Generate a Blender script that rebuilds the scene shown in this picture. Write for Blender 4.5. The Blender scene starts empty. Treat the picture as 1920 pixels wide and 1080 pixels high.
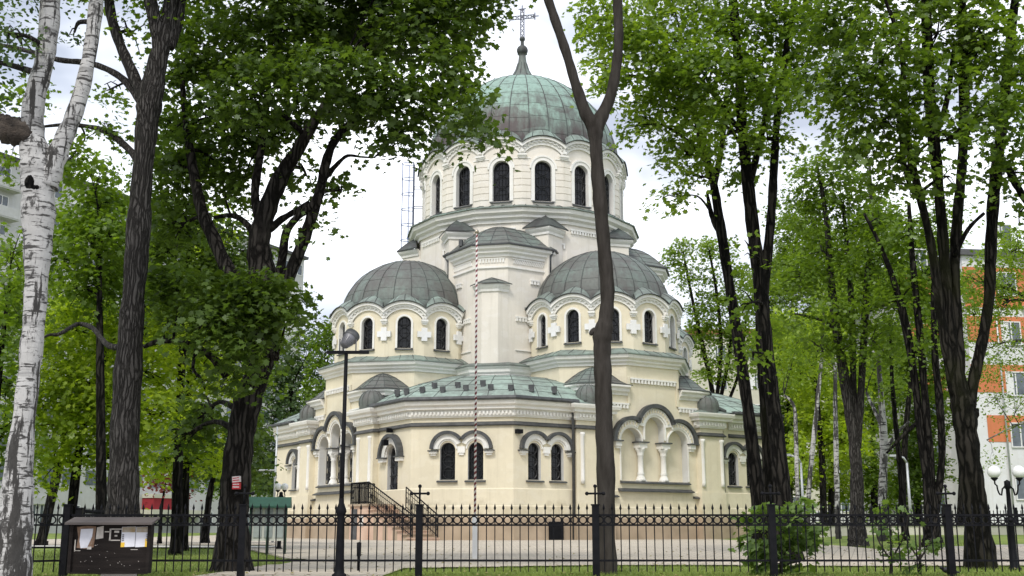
import bpy, bmesh, math, random
import numpy as np
from mathutils import Vector, Matrix

# ---------------------------------------------------------------- camera, light, exposure
scene = bpy.context.scene
col = scene.collection
R = math.radians
PITCH = R(12.02); FPX = 2124.9; EYE = 0.66
cam_d = bpy.data.cameras.new('camera'); cam = bpy.data.objects.new('camera', cam_d)
col.objects.link(cam); scene.camera = cam
cam_d.sensor_width = 36.0; cam_d.lens = FPX / 1920 * 36.0
cam_d.clip_start = 0.1; cam_d.clip_end = 2000
cam.location = (0, 0, EYE); cam.rotation_euler = (R(90) + PITCH, 0, 0)

SUN_EL, SUN_AZ = R(50), R(200)      # azimuth clockwise from +Y (north): behind the camera, to the left
w = bpy.data.worlds.new("World"); scene.world = w; w.use_nodes = True
nt = w.node_tree; nt.nodes.clear()
out = nt.nodes.new('ShaderNodeOutputWorld'); bg = nt.nodes.new('ShaderNodeBackground')
sky = nt.nodes.new('ShaderNodeTexSky'); sky.sky_type = 'NISHITA'; sky.sun_disc = False
sky.sun_elevation = SUN_EL; sky.sun_rotation = SUN_AZ; sky.dust_density = 2.0
tc = nt.nodes.new('ShaderNodeTexCoord')
mp = nt.nodes.new('ShaderNodeMapping'); mp.inputs['Scale'].default_value = (1.0, 1.0, 2.2)
nz = nt.nodes.new('ShaderNodeTexNoise'); nz.inputs['Scale'].default_value = 2.3; nz.inputs['Detail'].default_value = 6; nz.inputs['Roughness'].default_value = .55
rp = nt.nodes.new('ShaderNodeValToRGB'); rp.color_ramp.elements[0].position = .36; rp.color_ramp.elements[1].position = .56
rp.color_ramp.elements[0].color = (.72, .72, .72, 1)
mx = nt.nodes.new('ShaderNodeMix'); mx.data_type = 'RGBA'
cl = nt.nodes.new('ShaderNodeMix'); cl.data_type = 'RGBA'
nz2 = nt.nodes.new('ShaderNodeTexNoise'); nz2.inputs['Scale'].default_value = 3.4; nz2.inputs['Detail'].default_value = 5
cl.inputs['A'].default_value = (4.1, 4.5, 5.4, 1); cl.inputs['B'].default_value = (11.0, 11.3, 11.9, 1)
L = nt.links.new
L(tc.outputs['Generated'], mp.inputs['Vector']); L(mp.outputs['Vector'], nz.inputs['Vector']); L(mp.outputs['Vector'], nz2.inputs['Vector'])
L(nz.outputs['Fac'], rp.inputs['Fac']); rp2 = nt.nodes.new('ShaderNodeValToRGB'); rp2.color_ramp.elements[0].position = .40; rp2.color_ramp.elements[1].position = .60
L(nz2.outputs['Fac'], rp2.inputs['Fac']); L(rp2.outputs['Color'], cl.inputs['Factor'])
L(rp.outputs['Color'], mx.inputs['Factor']); L(sky.outputs['Color'], mx.inputs['A']); L(cl.outputs['Result'], mx.inputs['B'])
L(mx.outputs['Result'], bg.inputs['Color']); L(bg.outputs['Background'], out.inputs['Surface'])
bg.inputs['Strength'].default_value = 0.1

sun_d = bpy.data.lights.new('sun', 'SUN'); sun = bpy.data.objects.new('sun', sun_d); col.objects.link(sun)
sun_d.energy = 1.5; sun_d.angle = R(14); sun_d.color = (1.0, .95, .87)
sd = Vector((math.sin(SUN_AZ) * math.cos(SUN_EL), math.cos(SUN_AZ) * math.cos(SUN_EL), math.sin(SUN_EL)))
sun.rotation_euler = sd.to_track_quat('Z', 'Y').to_euler()
sun.location = sd * 100
scene.view_settings.view_transform = 'Standard'; scene.view_settings.look = 'None'
scene.view_settings.gamma = 1; scene.view_settings.use_curve_mapping = False
scene.view_settings.exposure = 0.66
scene.render.engine = 'CYCLES'
scene.cycles.max_bounces = 8; scene.cycles.transparent_max_bounces = 6
scene.cycles.diffuse_bounces = 4; scene.cycles.glossy_bounces = 2; scene.cycles.transmission_bounces = 6

CP, SP = math.cos(PITCH), math.sin(PITCH)
def pix(px, py, Y):
    """world point on the ray through photo pixel (px,py) at world depth Y"""
    a = (px - 960) / FPX; b = (540 - py) / FPX
    dy = CP - b * SP; dz = SP + b * CP
    k = Y / dy
    return Vector((a * k, Y, EYE + dz * k))
def mpp(Y, py=600): return Y / (CP - (540 - py) / FPX * SP) / FPX
def sstep(a, b, x):
    t = max(0, min(1, (x - a) / (b - a))); return t * t * (3 - 2 * t)
def ground_z(x, y):
    z = 0.17 * sstep(18, 38, y)
    z += 0.27 * sstep(9, 15, x) * sstep(22, 36, y) * (1 - .0 * y)
    z += 0.10 * sstep(-8, -14, -x if x > 0 else x) * 0
    z += 0.10 * sstep(70, 110, y)
    if y < 15.6: z = -0.86
    return z

# ---------------------------------------------------------------- object helpers
def tag(o, label=None, cat=None, group=None, kind=None):
    if label: o['label'] = label
    if cat: o['category'] = cat
    if group: o['group'] = group
    if kind: o['kind'] = kind
    return o
def empty(name, loc=(0, 0, 0), rz=0.0, label=None, cat=None, group=None):
    o = bpy.data.objects.new(name, None); col.objects.link(o)
    o.location = loc; o.rotation_euler = (0, 0, rz); o.empty_display_size = .3
    return tag(o, label, cat, group)
def link_mesh(name, me, parent=None, loc=(0, 0, 0), rz=0.0):
    o = bpy.data.objects.new(name, me); col.objects.link(o)
    o.parent = parent; o.location = loc; o.rotation_euler = (0, 0, rz)
    return o
def copy_tree(o, parent=None):
    c = o.copy(); col.objects.link(c); c.parent = parent
    for ch in list(o.children): copy_tree(ch, c)
    return c

class MB:
    """collects faces, then links them as one mesh object"""
    def __init__(s): s.v = []; s.f = []; s.sm = []
    def add(s, vs, fs, smooth=False):
        o = len(s.v); s.v += [tuple(p) for p in vs]
        for f in fs: s.f.append(tuple(i + o for i in f)); s.sm.append(smooth)
    def quad(s, a, b, c, d): s.add([a, b, c, d], [(0, 1, 2, 3)])
    def box(s, p0, p1, M=None):
        (x0, y0, z0), (x1, y1, z1) = p0, p1
        vs = [(x, y, z) for z in (z0, z1) for y in (y0, y1) for x in (x0, x1)]
        if M is not None: vs = [tuple(M @ Vector(v)) for v in vs]
        s.add(vs, [(0, 2, 3, 1), (4, 5, 7, 6), (0, 1, 5, 4), (2, 6, 7, 3), (0, 4, 6, 2), (1, 3, 7, 5)])
    def prism(s, poly, z0, z1):
        n = len(poly)
        s.add([(x, y, z0) for x, y in poly] + [(x, y, z1) for x, y in poly],
              [tuple(range(n - 1, -1, -1)), tuple(range(n, 2 * n))] + [(i, (i + 1) % n, n + (i + 1) % n, n + i) for i in range(n)])
    def tube(s, pts, rad, n=8, cap=True, jit=0, rng=None):
        pts = [Vector(p) for p in pts]; m = len(pts)
        if not hasattr(rad, '__len__'): rad = [rad] * m
        vs = []; ref = None
        for i, p in enumerate(pts):
            d = (pts[min(i + 1, m - 1)] - pts[max(i - 1, 0)])
            if d.length < 1e-9: d = Vector((0, 0, 1))
            d.normalize()
            if ref is None:
                ref = Vector((0, 1, 0)) if abs(d.y) < .8 else Vector((1, 0, 0))
            a = d.cross(ref)
            if a.length < 1e-6: a = d.cross(Vector((1, 0, 0)))
            a.normalize(); b = a.cross(d).normalized(); ref = b
            for k in range(n):
                t = 2 * math.pi * k / n
                r = rad[i] * (1 + (rng.uniform(-jit, jit) if rng else 0))
                vs.append(p + a * (math.cos(t) * r) + b * (math.sin(t) * r))
        fs = []
        for i in range(m - 1):
            for k in range(n):
                k2 = (k + 1) % n
                fs.append((i * n + k, i * n + k2, (i + 1) * n + k2, (i + 1) * n + k))
        if cap:
            fs.append(tuple(range(n))); fs.append(tuple((m - 1) * n + k for k in range(n - 1, -1, -1)))
        s.add(vs, fs, smooth=n > 5)
    def lathe(s, prof, n=24, c=(0, 0), smooth=True, ph=0.0, a0=0.0, a1=None):
        """prof: list of (r,z)"""
        vs = []; fs = []
        for r, z in prof:
            for k in range(n):
                t = 2 * math.pi * k / n + ph
                vs.append((c[0] + r * math.sin(t), c[1] - r * math.cos(t), z))
        m = len(prof)
        for i in range(m - 1):
            for k in range(n):
                k2 = (k + 1) % n
                fs.append((i * n + k, i * n + k2, (i + 1) * n + k2, (i + 1) * n + k))
        s.add(vs, fs, smooth)
    def sphere(s, c, r, n=16, m=10, sz=1.0):
        prof = [(max(1e-4, r * math.sin(math.pi * i / m)), c[2] - r * sz * math.cos(math.pi * i / m)) for i in range(m + 1)]
        s.lathe(prof, n, (c[0], c[1]))
    def mesh(s, name, mat=None):
        me = bpy.data.meshes.new(name); me.from_pydata(s.v, [], s.f)
        me.polygons.foreach_set('use_smooth', s.sm)
        bm = bmesh.new(); bm.from_mesh(me); bmesh.ops.recalc_face_normals(bm, faces=bm.faces); bm.to_mesh(me); bm.free()
        if mat: me.materials.append(mat)
        me.update(); return me
    def build(s, name, mat, parent=None, loc=(0, 0, 0), rz=0.0):
        return link_mesh(name, s.mesh(name, mat), parent, loc, rz)

# ---------------------------------------------------------------- materials
def mat_base(name, rough=.8):
    m = bpy.data.materials.new(name); m.use_nodes = True
    n = m.node_tree.nodes; b = n['Principled BSDF']; b.inputs['Roughness'].default_value = rough
    return m, m.node_tree, b
def nd(t, kind, **kw):
    x = t.nodes.new(kind)
    for k, v in kw.items(): x.inputs[k].default_value = v
    return x
def ramp(t, src, stops):
    r = t.nodes.new('ShaderNodeValToRGB'); e = r.color_ramp.elements
    while len(e) < len(stops): e.new(.5)
    for i, (p, c) in enumerate(stops):
        e[i].position = p; e[i].color = (c[0], c[1], c[2], 1) if hasattr(c, '__len__') else (c, c, c, 1)
    t.links.new(src, r.inputs['Fac']); return r.outputs['Color']
def mixc(t, f, a, b, mode='MIX'):
    x = t.nodes.new('ShaderNodeMix'); x.data_type = 'RGBA'; x.blend_type = mode
    for s, v in (('Factor', f), ('A', a), ('B', b)):
        if hasattr(v, 'is_linked'): t.links.new(v, x.inputs[s])
        elif hasattr(v, '__len__'): x.inputs[s].default_value = (v[0], v[1], v[2], 1)
        else: x.inputs[s].default_value = v
    return x.outputs['Result']
def coords(t, scale=(1, 1, 1), kind='Object'):
    c = t.nodes.new('ShaderNodeTexCoord'); m = t.nodes.new('ShaderNodeMapping'); m.inputs['Scale'].default_value = scale
    t.links.new(c.outputs[kind], m.inputs['Vector']); return m.outputs['Vector']
def noise(t, vec, scale, detail=4, rough=.55):
    n = nd(t, 'ShaderNodeTexNoise', Scale=scale, Detail=detail, Roughness=rough); t.links.new(vec, n.inputs['Vector']); return n.outputs['Fac']
def bump(t, b, h, strength=.3, dist=.02):
    x = nd(t, 'ShaderNodeBump', Strength=strength, Distance=dist); t.links.new(h, x.inputs['Height']); t.links.new(x.outputs['Normal'], b.inputs['Normal'])

def m_noise(name, c0, c1, scale=3, rough=.8, bs=.15, bd=.01, stretch=(1, 1, 1), metal=0, detail=5, spec=None):
    m, t, b = mat_base(name, rough); v = coords(t, stretch)
    f = noise(t, v, scale, detail); t.links.new(ramp(t, f, [(.3, c0), (.7, c1)]), b.inputs['Base Color'])
    if bs: bump(t, b, noise(t, v, scale * 6, 4), bs, bd)
    b.inputs['Metallic'].default_value = metal
    if spec is not None: b.inputs['Specular IOR Level'].default_value = spec
    return m
def m_plaster(name, c, dirt=1.0, splash=0.0):
    """painted render: patchy repaints, rain runs, hairline mottling; splash = height of the damp dirty zone above the ground"""
    m, t, b = mat_base(name, .92); v = coords(t)
    base = mixc(t, ramp(t, noise(t, v, .45, 6, .6), [(.30, 0), (.70, 1)]), [x * .90 for x in c], [min(1, x * 1.05) for x in c])
    base = mixc(t, ramp(t, noise(t, coords(t, (1, 1, 1.6)), 1.7, 2, .4), [(.57, 0), (.60, .35 * dirt)]), base, [min(1, x * y) for x, y in zip(c, (1.04, 1.06, 1.12))])
    st = noise(t, coords(t, (3.2, 3.2, .16)), 1.5, 6, .65)
    base = mixc(t, ramp(t, st, [(.52, 0), (.80, .36 * dirt)]), base, [c[0] * .62, c[1] * .60, c[2] * .54])
    base = mixc(t, ramp(t, noise(t, v, 9, 5, .7), [(.52, 0), (.8, .28 * dirt)]), base, [x * .7 for x in c])
    if splash:
        sx = t.nodes.new('ShaderNodeSeparateXYZ'); t.links.new(v, sx.inputs[0])
        mr = nd(t, 'ShaderNodeMapRange', **{'From Min': 1.0, 'From Max': 1.0 + splash, 'To Min': .22, 'To Max': -.25}); t.links.new(sx.outputs['Z'], mr.inputs['Value'])
        k = mixc(t, 1.0, noise(t, v, 1.6, 6, .65), mr.outputs['Result'], 'ADD')
        base = mixc(t, ramp(t, k, [(.50, 0), (.75, .55)]), base, [c[0] * .60, c[1] * .57, c[2] * .50])
    t.links.new(base, b.inputs['Base Color'])
    bump(t, b, noise(t, v, 30, 4), .2, .012)
    b.inputs['Specular IOR Level'].default_value = .15
    return m
def m_copper(name, green, brown, bias=0.0, zg=None):
    """weathered copper: brown-grey sheet with verdigris runs; zg=(z0,z1) height range where the verdigris gets denser"""
    m, t, b = mat_base(name, .62); b.inputs['Specular IOR Level'].default_value = .3; v = coords(t)
    f = noise(t, v, .9, 6, .62)
    streak = noise(t, coords(t, (2.6, 2.6, .25)), 1.5, 5, .6)
    mf = mixc(t, .45, f, streak)
    pan = nd(t, 'ShaderNodeTexVoronoi', Scale=.9); t.links.new(v, pan.inputs['Vector'])
    mf = mixc(t, .18, mf, pan.outputs['Color'])
    if zg:
        sx = t.nodes.new('ShaderNodeSeparateXYZ'); t.links.new(v, sx.inputs[0])
        mr = nd(t, 'ShaderNodeMapRange', **{'From Min': zg[0], 'From Max': zg[1], 'To Min': -.20, 'To Max': .26}); t.links.new(sx.outputs['Z'], mr.inputs['Value'])
        mf = mixc(t, 1.0, mf, mr.outputs['Result'], 'ADD')
    c = ramp(t, mf, [(.36 - bias, brown), (.50 - bias, [(g + 2 * k) / 3 for g, k in zip(green, brown)]), (.66 - bias, green)])
    c = mixc(t, ramp(t, noise(t, v, 7, 4), [(.45, 0), (.8, .35)]), c, [x * .55 for x in brown])
    t.links.new(c, b.inputs['Base Color']); b.inputs['Metallic'].default_value = .12
    bump(t, b, noise(t, v, 5, 3), .25, .03)
    return m
def m_bark(name, c0, c1, scale=9, st=.12, moss=None):
    """ridged bark: long furrows running up the trunk, broken by cross cracks, with lichen blotches"""
    m, t, b = mat_base(name, .95); v = coords(t, (1, 1, st))
    wob = nd(t, 'ShaderNodeTexNoise', Scale=3.0, Detail=4); t.links.new(coords(t, (1, 1, .5)), wob.inputs['Vector'])
    vv = t.nodes.new('ShaderNodeMix'); vv.data_type = 'VECTOR'; vv.inputs['Factor'].default_value = .16; t.links.new(v, vv.inputs['A']); t.links.new(wob.outputs['Color'], vv.inputs['B'])
    vo = nd(t, 'ShaderNodeTexVoronoi', Scale=scale * 1.9); vo.feature = 'DISTANCE_TO_EDGE'; t.links.new(vv.outputs['Result'], vo.inputs['Vector'])
    f = noise(t, v, scale * 2, 8, .7)
    ridge = ramp(t, vo.outputs['Distance'], [(0.0, 0), (.22, .8), (.5, 1)])
    h = mixc(t, .45, ridge, f)
    c = ramp(t, h, [(.22, [x * .55 for x in c0]), (.45, c0), (.62, [(x + y) / 2 for x, y in zip(c0, c1)]), (.82, c1)])
    c = mixc(t, ramp(t, noise(t, coords(t), 1.6, 6, .65), [(.55, 0), (.75, .45)]), c, [x * 1.5 for x in c1])
    if moss: c = mixc(t, ramp(t, noise(t, coords(t), .7, 4), [(.5, 0), (.72, .7)]), c, moss)
    t.links.new(c, b.inputs['Base Color']); bump(t, b, h, 1.0, .05); b.inputs['Specular IOR Level'].default_value = .1
    return m
def m_birch(name, z_rough, k=1.0, more=0.0):
    """white papery bark: short dark lenticels, grey bands, long black fissures, and rough black plates towards the root"""
    m, t, b = mat_base(name, .75)
    lent = noise(t, coords(t, (2.2 * k, 2.2 * k, 13 * k)), 2.2, 5, .6)
    band = noise(t, coords(t, (.35, .35, 3.4)), 1.2, 4, .6)
    crack = noise(t, coords(t, (5 * k, 5 * k, .55 * k)), 1.5, 7, .72)
    patch = noise(t, coords(t, (3.0 * k, 3.0 * k, 1.7 * k)), 2.4, 8, .7)
    v = coords(t); sx = t.nodes.new('ShaderNodeSeparateXYZ'); t.links.new(v, sx.inputs[0])
    mr = nd(t, 'ShaderNodeMapRange', **{'From Min': .2, 'From Max': z_rough, 'To Min': .12 + more, 'To Max': more}); t.links.new(sx.outputs['Z'], mr.inputs['Value'])
    cr = mixc(t, 1.0, crack, mr.outputs['Result'], 'ADD'); pa = mixc(t, 1.0, patch, mr.outputs['Result'], 'ADD')
    white = mixc(t, noise(t, v, 5, 5), (.34, .33, .315), (.60, .59, .575))
    dark = mixc(t, noise(t, coords(t, (1, 1, .4)), 26, 5, .7), (.004, .0035, .003), (.06, .055, .05))
    c = mixc(t, ramp(t, band, [(.55, 0), (.62, .75)]), white, (.20, .195, .19))
    c = mixc(t, ramp(t, lent, [(.55, 0), (.59, .95)]), c, dark)
    c = mixc(t, ramp(t, pa, [(.565, 0), (.62, .92)]), c, dark)
    c = mixc(t, ramp(t, cr, [(.55, 0), (.585, 1)]), c, dark)
    t.links.new(c, b.inputs['Base Color']); bump(t, b, mixc(t, .5, cr, pa), .9, .06)
    return m
def m_leaf(name, c0, c1, trans=.42):
    m = bpy.data.materials.new(name); m.use_nodes = True; t = m.node_tree; t.nodes.clear()
    o = t.nodes.new('ShaderNodeOutputMaterial'); g = t.nodes.new('ShaderNodeNewGeometry')
    c = ramp(t, g.outputs['Random Per Island'], [(0, c0), (.6, [(a + b) / 2 for a, b in zip(c0, c1)]), (1, c1)])
    f = noise(t, coords(t), .55, 3)
    c = mixc(t, ramp(t, f, [(.35, 0), (.7, .5)]), c, [x * 1.25 for x in c1])
    d = nd(t, 'ShaderNodeBsdfDiffuse'); tr = nd(t, 'ShaderNodeBsdfTranslucent'); gl = nd(t, 'ShaderNodeBsdfGlossy', Roughness=.45)
    gl.inputs['Color'].default_value = (.5, .55, .5, 1)
    t.links.new(c, d.inputs['Color'])
    tc_ = mixc(t, 1.0, c, (2.0, 2.0, .8), 'MULTIPLY'); t.links.new(tc_, tr.inputs['Color'])
    m1 = nd(t, 'ShaderNodeMixShader', Fac=trans); t.links.new(d.outputs[0], m1.inputs[1]); t.links.new(tr.outputs[0], m1.inputs[2])
    m2 = nd(t, 'ShaderNodeMixShader', Fac=.05); t.links.new(m1.outputs[0], m2.inputs[1]); t.links.new(gl.outputs[0], m2.inputs[2])
    t.links.new(m2.outputs[0], o.inputs['Surface']); return m
def m_plain(name, c, rough=.6, metal=0, var=.12, scale=6):
    return m_noise(name, [x * (1 - var) for x in c], [min(1, x * (1 + var)) for x in c], scale, rough, .08, .005, metal=metal)

CREAM = m_plaster('cream_plaster', (.72, .655, .50), 1.0, 1.5)
CREAM_UP = m_plaster('pale_plaster', (.74, .695, .615))
TRIM = m_plaster('white_trim', (.78, .765, .72))
REVEAL = m_plaster('grey_white_reveal', (.60, .60, .585))
STONE = m_noise('plinth_stone', (.30, .235, .165), (.46, .36, .26), .8, .9, .3, .01)
PINK = m_noise('pink_stone', (.50, .34, .25), (.62, .45, .34), 1.2, .85, .2, .01)
GREEN = (.27, .42, .345); BROWN = (.105, .095, .09)
COP_MAIN = m_copper('copper_main_dome', (.26, .375, .32), (.092, .078, .076), .0, (20.5, 26.0))
COP = m_copper('copper_dome', (.170, .212, .188), (.116, .110, .104), .0)
COP_G = m_copper('copper_green', (.26, .335, .29), (.125, .13, .12), .03)
COP_A = m_copper('copper_apse_green', (.34, .445, .385), (.17, .19, .17), .05)
COP_S = m_copper('copper_seam', (.13, .16, .145), (.075, .072, .07), -.02)
COP_D = m_copper('copper_dark', (.12, .15, .135), (.06, .06, .06), -.05)
DARKM = m_noise('dark_sheet_metal', (.035, .037, .04), (.085, .088, .09), 4, .55, .1, .01)
GLASS = m_noise('dark_glass', (.004, .0045, .005), (.016, .017, .02), 1.3, .18, .25, .02, spec=.35)
IRON = m_noise('black_iron', (.003, .0035, .005), (.009, .009, .011), 8, .6, .15, .004, spec=.12)
GRILLE = m_plain('window_grille', (.020, .021, .024), .5, 0, .3)
PIPE = m_plain('brown_pipe', (.10, .07, .06), .5, 0, .2)
# ---------------------------------------------------------------- setting: ground, paving, street
def rng_(a, b, s): return [a + (b - a) * i / max(1, round((b - a) / s)) for i in range(max(1, round((b - a) / s)))]
def sheet(name, poly_fn, xs, ys, dz, mat):
    """ground-following grid; cells whose centre fails poly_fn are left out"""
    mb = MB(); vs = []; fs = []; nx = len(xs) - 1; ny = len(ys) - 1
    for y in ys:
        for x in xs: vs.append((x, y, ground_z(x, max(y, 15.7)) + dz))
    for j in range(ny):
        for i in range(nx):
            xc = (xs[i] + xs[i + 1]) / 2; yc = (ys[j] + ys[j + 1]) / 2
            if poly_fn is None or poly_fn(xc, yc):
                a = j * (nx + 1) + i; fs.append((a, a + 1, a + nx + 2, a + nx + 1))
    mb.add(vs, fs); o = mb.build(name, mat); tag(o, kind='structure'); return o
def m_grass():
    m, t, b = mat_base('lawn', .95); v = coords(t)
    c = ramp(t, noise(t, v, .5, 6, .65), [(.3, (.11, .16, .025)), (.55, (.19, .26, .04)), (.75, (.30, .31, .08))])
    c = mixc(t, ramp(t, noise(t, v, 30, 3), [(.3, .6), (.6, 0)]), c, (.09, .13, .028))
    t.links.new(c, b.inputs['Base Color']); bump(t, b, noise(t, v, 60, 3), .8, .03); return m
def m_pavers(name, c0, c1, rot=.3):
    m, t, b = mat_base(name, .9)
    c = t.nodes.new('ShaderNodeTexCoord'); mp_ = t.nodes.new('ShaderNodeMapping'); mp_.inputs['Rotation'].default_value = (0, 0, rot)
    t.links.new(c.outputs['Object'], mp_.inputs['Vector'])
    br = nd(t, 'ShaderNodeTexBrick', Scale=1.0); br.inputs['Brick Width'].default_value = .42; br.inputs['Row Height'].default_value = .21; br.inputs['Mortar Size'].default_value = .012
    br.inputs['Color1'].default_value = (*c0, 1); br.inputs['Color2'].default_value = (*c1, 1); br.inputs['Mortar'].default_value = (.12, .105, .085, 1)
    t.links.new(mp_.outputs['Vector'], br.inputs['Vector'])
    big = noise(t, coords(t), .35, 6, .6)
    k = mixc(t, ramp(t, big, [(.4, 0), (.72, .55)]), br.outputs['Color'], [x * .62 for x in c0])
    k = mixc(t, ramp(t, noise(t, coords(t), 9, 5), [(.62, 0), (.75, .35)]), k, (.14, .15, .07))
    t.links.new(k, b.inputs['Base Color']); bump(t, b, br.outputs['Fac'], .35, -.01); return m
GRASS = m_grass(); PAVER = m_pavers('courtyard_pavers', (.56, .495, .40), (.45, .395, .315))
CONC = m_noise('concrete', (.36, .35, .32), (.50, .48, .44), 2, .9, .2, .01)
ASPH = m_noise('asphalt', (.04, .04, .042), (.07, .07, .07), 6, .95, .3, .01)
sheet('ground', None, rng_(-400, -40, 20) + rng_(-40, 40, .5) + rng_(40, 401, 20) + [400], rng_(15.72, 60, .5) + rng_(60, 120, 2) + rng_(120, 901, 40) + [900], 0, GRASS)
mb = MB(); mb.add([(-320, -200, -.86), (320, -200, -.86), (320, 15.4, -.86), (-320, 15.4, -.86)], [(0, 1, 2, 3)])
tag(mb.build('street_ground', ASPH), kind='structure')
mb = MB(); mb.box((-60, 6, -.95), (60, 15.38, -.74)); tag(mb.build('pavement', CONC), kind='structure')

def paving(x, y):
    # courtyard round the church: everything right of the left lawn, minus the strip of grass behind the fence
    edge_near = 20.6 + .25 * math.sin(x * .7) - .9 * max(0, min(1, (1.5 - x) / 3.3))
    if y < edge_near and x > -1.8: return False
    if y < 24 and x <= -1.8: return x > -4.4 + (y - 16) * .02 and x < 5
    if y < 30: return -4.6 - (y - 24) * .35 < x < 8.0 + (y - 17) * .5 and x < 26
    if x > 9.5 and y > 29.5: return False
    if x < -7.2 and y < 36: return False
    return -22 < x < 26 and y < 90
sheet('courtyard', paving, rng_(-22, 26, .2) + [26], rng_(15.8, 90, .2) + [90], .03, PAVER)
def lpath(x, y):
    c = 33.0 + .6 * math.sin(x * .3); return abs(y - c) < 1.0 and x < -6.8
sheet('path', lpath, rng_(-40, -6.6, .4) + [-6.6], rng_(30, 36, .1) + [36], .05, CONC)
mb = MB()
for i in range(40):
    x0 = 9.6 + i * .5
    mb.box((x0, 29.38, ground_z(x0 + .2, 29.4) - .1), (x0 + .48, 29.5, ground_z(x0 + .2, 29.4) + .09))
tag(mb.build('kerb', CONC), kind='structure')

# grass blades on the lawns near the street, and leaves fallen on the paving
def blades(name, n, mat, seed, hmin, hmax, wd, fn, flat=False):
    rng = np.random.default_rng(seed); V = []; cnt = 0
    while cnt < n:
        x = rng.uniform(-12, 13); y = 15.85 + 18 * rng.uniform(0, 1) ** 1.7
        if not fn(x, y): continue
        z = ground_z(x, y); a = rng.uniform(0, 6.283); h = rng.uniform(hmin, hmax); dx, dy = math.cos(a) * wd, math.sin(a) * wd
        if flat:
            V += [(x - dx, y - dy, z + .036), (x + dy * .8, y - dx * .8, z + .04 + h), (x + dx, y + dy, z + .037), (x - dy * .8, y + dx * .8, z + .042)]
        else:
            lx_, ly_ = rng.normal(0, .35, 2) * h; V += [(x - dx, y - dy, z), (x + dx, y + dy, z), (x + lx_, y + ly_, z + h)]
        cnt += 1
    k = 4 if flat else 3
    me = bpy.data.meshes.new(name); me.from_pydata(V, [], [tuple(range(i * k, i * k + k)) for i in range(n)]); me.materials.append(mat)
    tag(link_mesh(name, me), kind='stuff')
BLADE = m_noise('grass_blade', (.10, .155, .025), (.24, .30, .055), 1.5, .8, 0)
blades('grass', 60000, BLADE, 5, .025, .075, .006, lambda x, y: not paving(x, y))
FALL = m_noise('fallen_leaf', (.16, .13, .04), (.34, .30, .12), 3, .8, 0)
blades('fallen_leaves', 900, FALL, 6, .0, .02, .035, lambda x, y: True, True)
# ---------------------------------------------------------------- the church
CH = empty('church', (.624, 64.0, .17), -R(12.03), 'cream domed church with green copper roofs behind the iron fence', 'church')
class Fr:
    """wall frame in church coordinates: phi 0 = front, right positive; dist from (cu,cv)"""
    def __init__(s, phi, dist, c=(0, 0)):
        s.phi = phi; a = R(phi); s.N = (math.sin(a), math.cos(a)); s.T = (math.cos(a), -math.sin(a)); s.d = dist; s.c = c
    def uv(s, t, n): return (s.c[0] + s.N[0] * (s.d + n) + s.T[0] * t, s.c[1] + s.N[1] * (s.d + n) + s.T[1] * t)
    def p(s, t, n, z): u, v = s.uv(t, n); return (u, -v, z)
    def box(s, mb, t0, t1, n0, n1, z0, z1):
        vs = [s.p(t, n, z) for z in (z0, z1) for n in (n0, n1) for t in (t0, t1)]
        mb.add(vs, [(0, 2, 3, 1), (4, 5, 7, 6), (0, 1, 5, 4), (2, 6, 7, 3), (0, 4, 6, 2), (1, 3, 7, 5)])
    def place(s, name, me, t, n=0, z=0):
        o = link_mesh(name, me, CH, s.p(t, n, z), R(s.phi)); return o
def ptloc(uv, z): return (uv[0], -uv[1], z)
def arch_op(tc, hw, zs, zp):
    return dict(t0=tc - hw, t1=tc + hw, zs=zs, f=lambda t: zp + math.sqrt(max(0, hw * hw - (t - tc) ** 2)), br=[tc - hw * math.cos(math.pi * i / 14) for i in range(15)])
def wall_panel(mb, rv, fr, t0, t1, z0, ztop, ops=(), depth=.3, nseg=1):
    zt = ztop if callable(ztop) else (lambda t: ztop)
    ts = {t0, t1}
    for i in range(1, nseg): ts.add(t0 + (t1 - t0) * i / nseg)
    for o in ops: ts.update(o['br'])
    ts = sorted(ts)
    for a, b in zip(ts, ts[1:]):
        if b - a < 1e-6: continue
        mid = (a + b) / 2; op = next((o for o in ops if o['t0'] < mid < o['t1']), None)
        if op is None: mb.quad(fr.p(a, 0, z0), fr.p(b, 0, z0), fr.p(b, 0, zt(b)), fr.p(a, 0, zt(a)))
        else:
            e = 1e-5
            fa, fb = op['f'](a + e), op['f'](b - e)
            mb.quad(fr.p(a, 0, z0), fr.p(b, 0, z0), fr.p(b, 0, op['zs']), fr.p(a, 0, op['zs']))
            mb.quad(fr.p(a, 0, fa), fr.p(b, 0, fb), fr.p(b, 0, zt(b)), fr.p(a, 0, zt(a)))
    for o in ops:
        out_ = [(o['t0'], o['zs'])]; br = sorted(o['br']); e = 1e-5
        for a, b in zip(br, br[1:]):
            out_.append((a, o['f'](a + e))); out_.append((b, o['f'](b - e)))
        out_.append((o['t1'], o['zs'])); out_.append((o['t0'], o['zs']))
        for (a, za), (b, zb) in zip(out_, out_[1:]):
            if abs(a - b) + abs(za - zb) < 1e-4: continue
            rv.quad(fr.p(a, 0, za), fr.p(b, 0, zb), fr.p(b, -depth, zb), fr.p(a, -depth, za))
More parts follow.
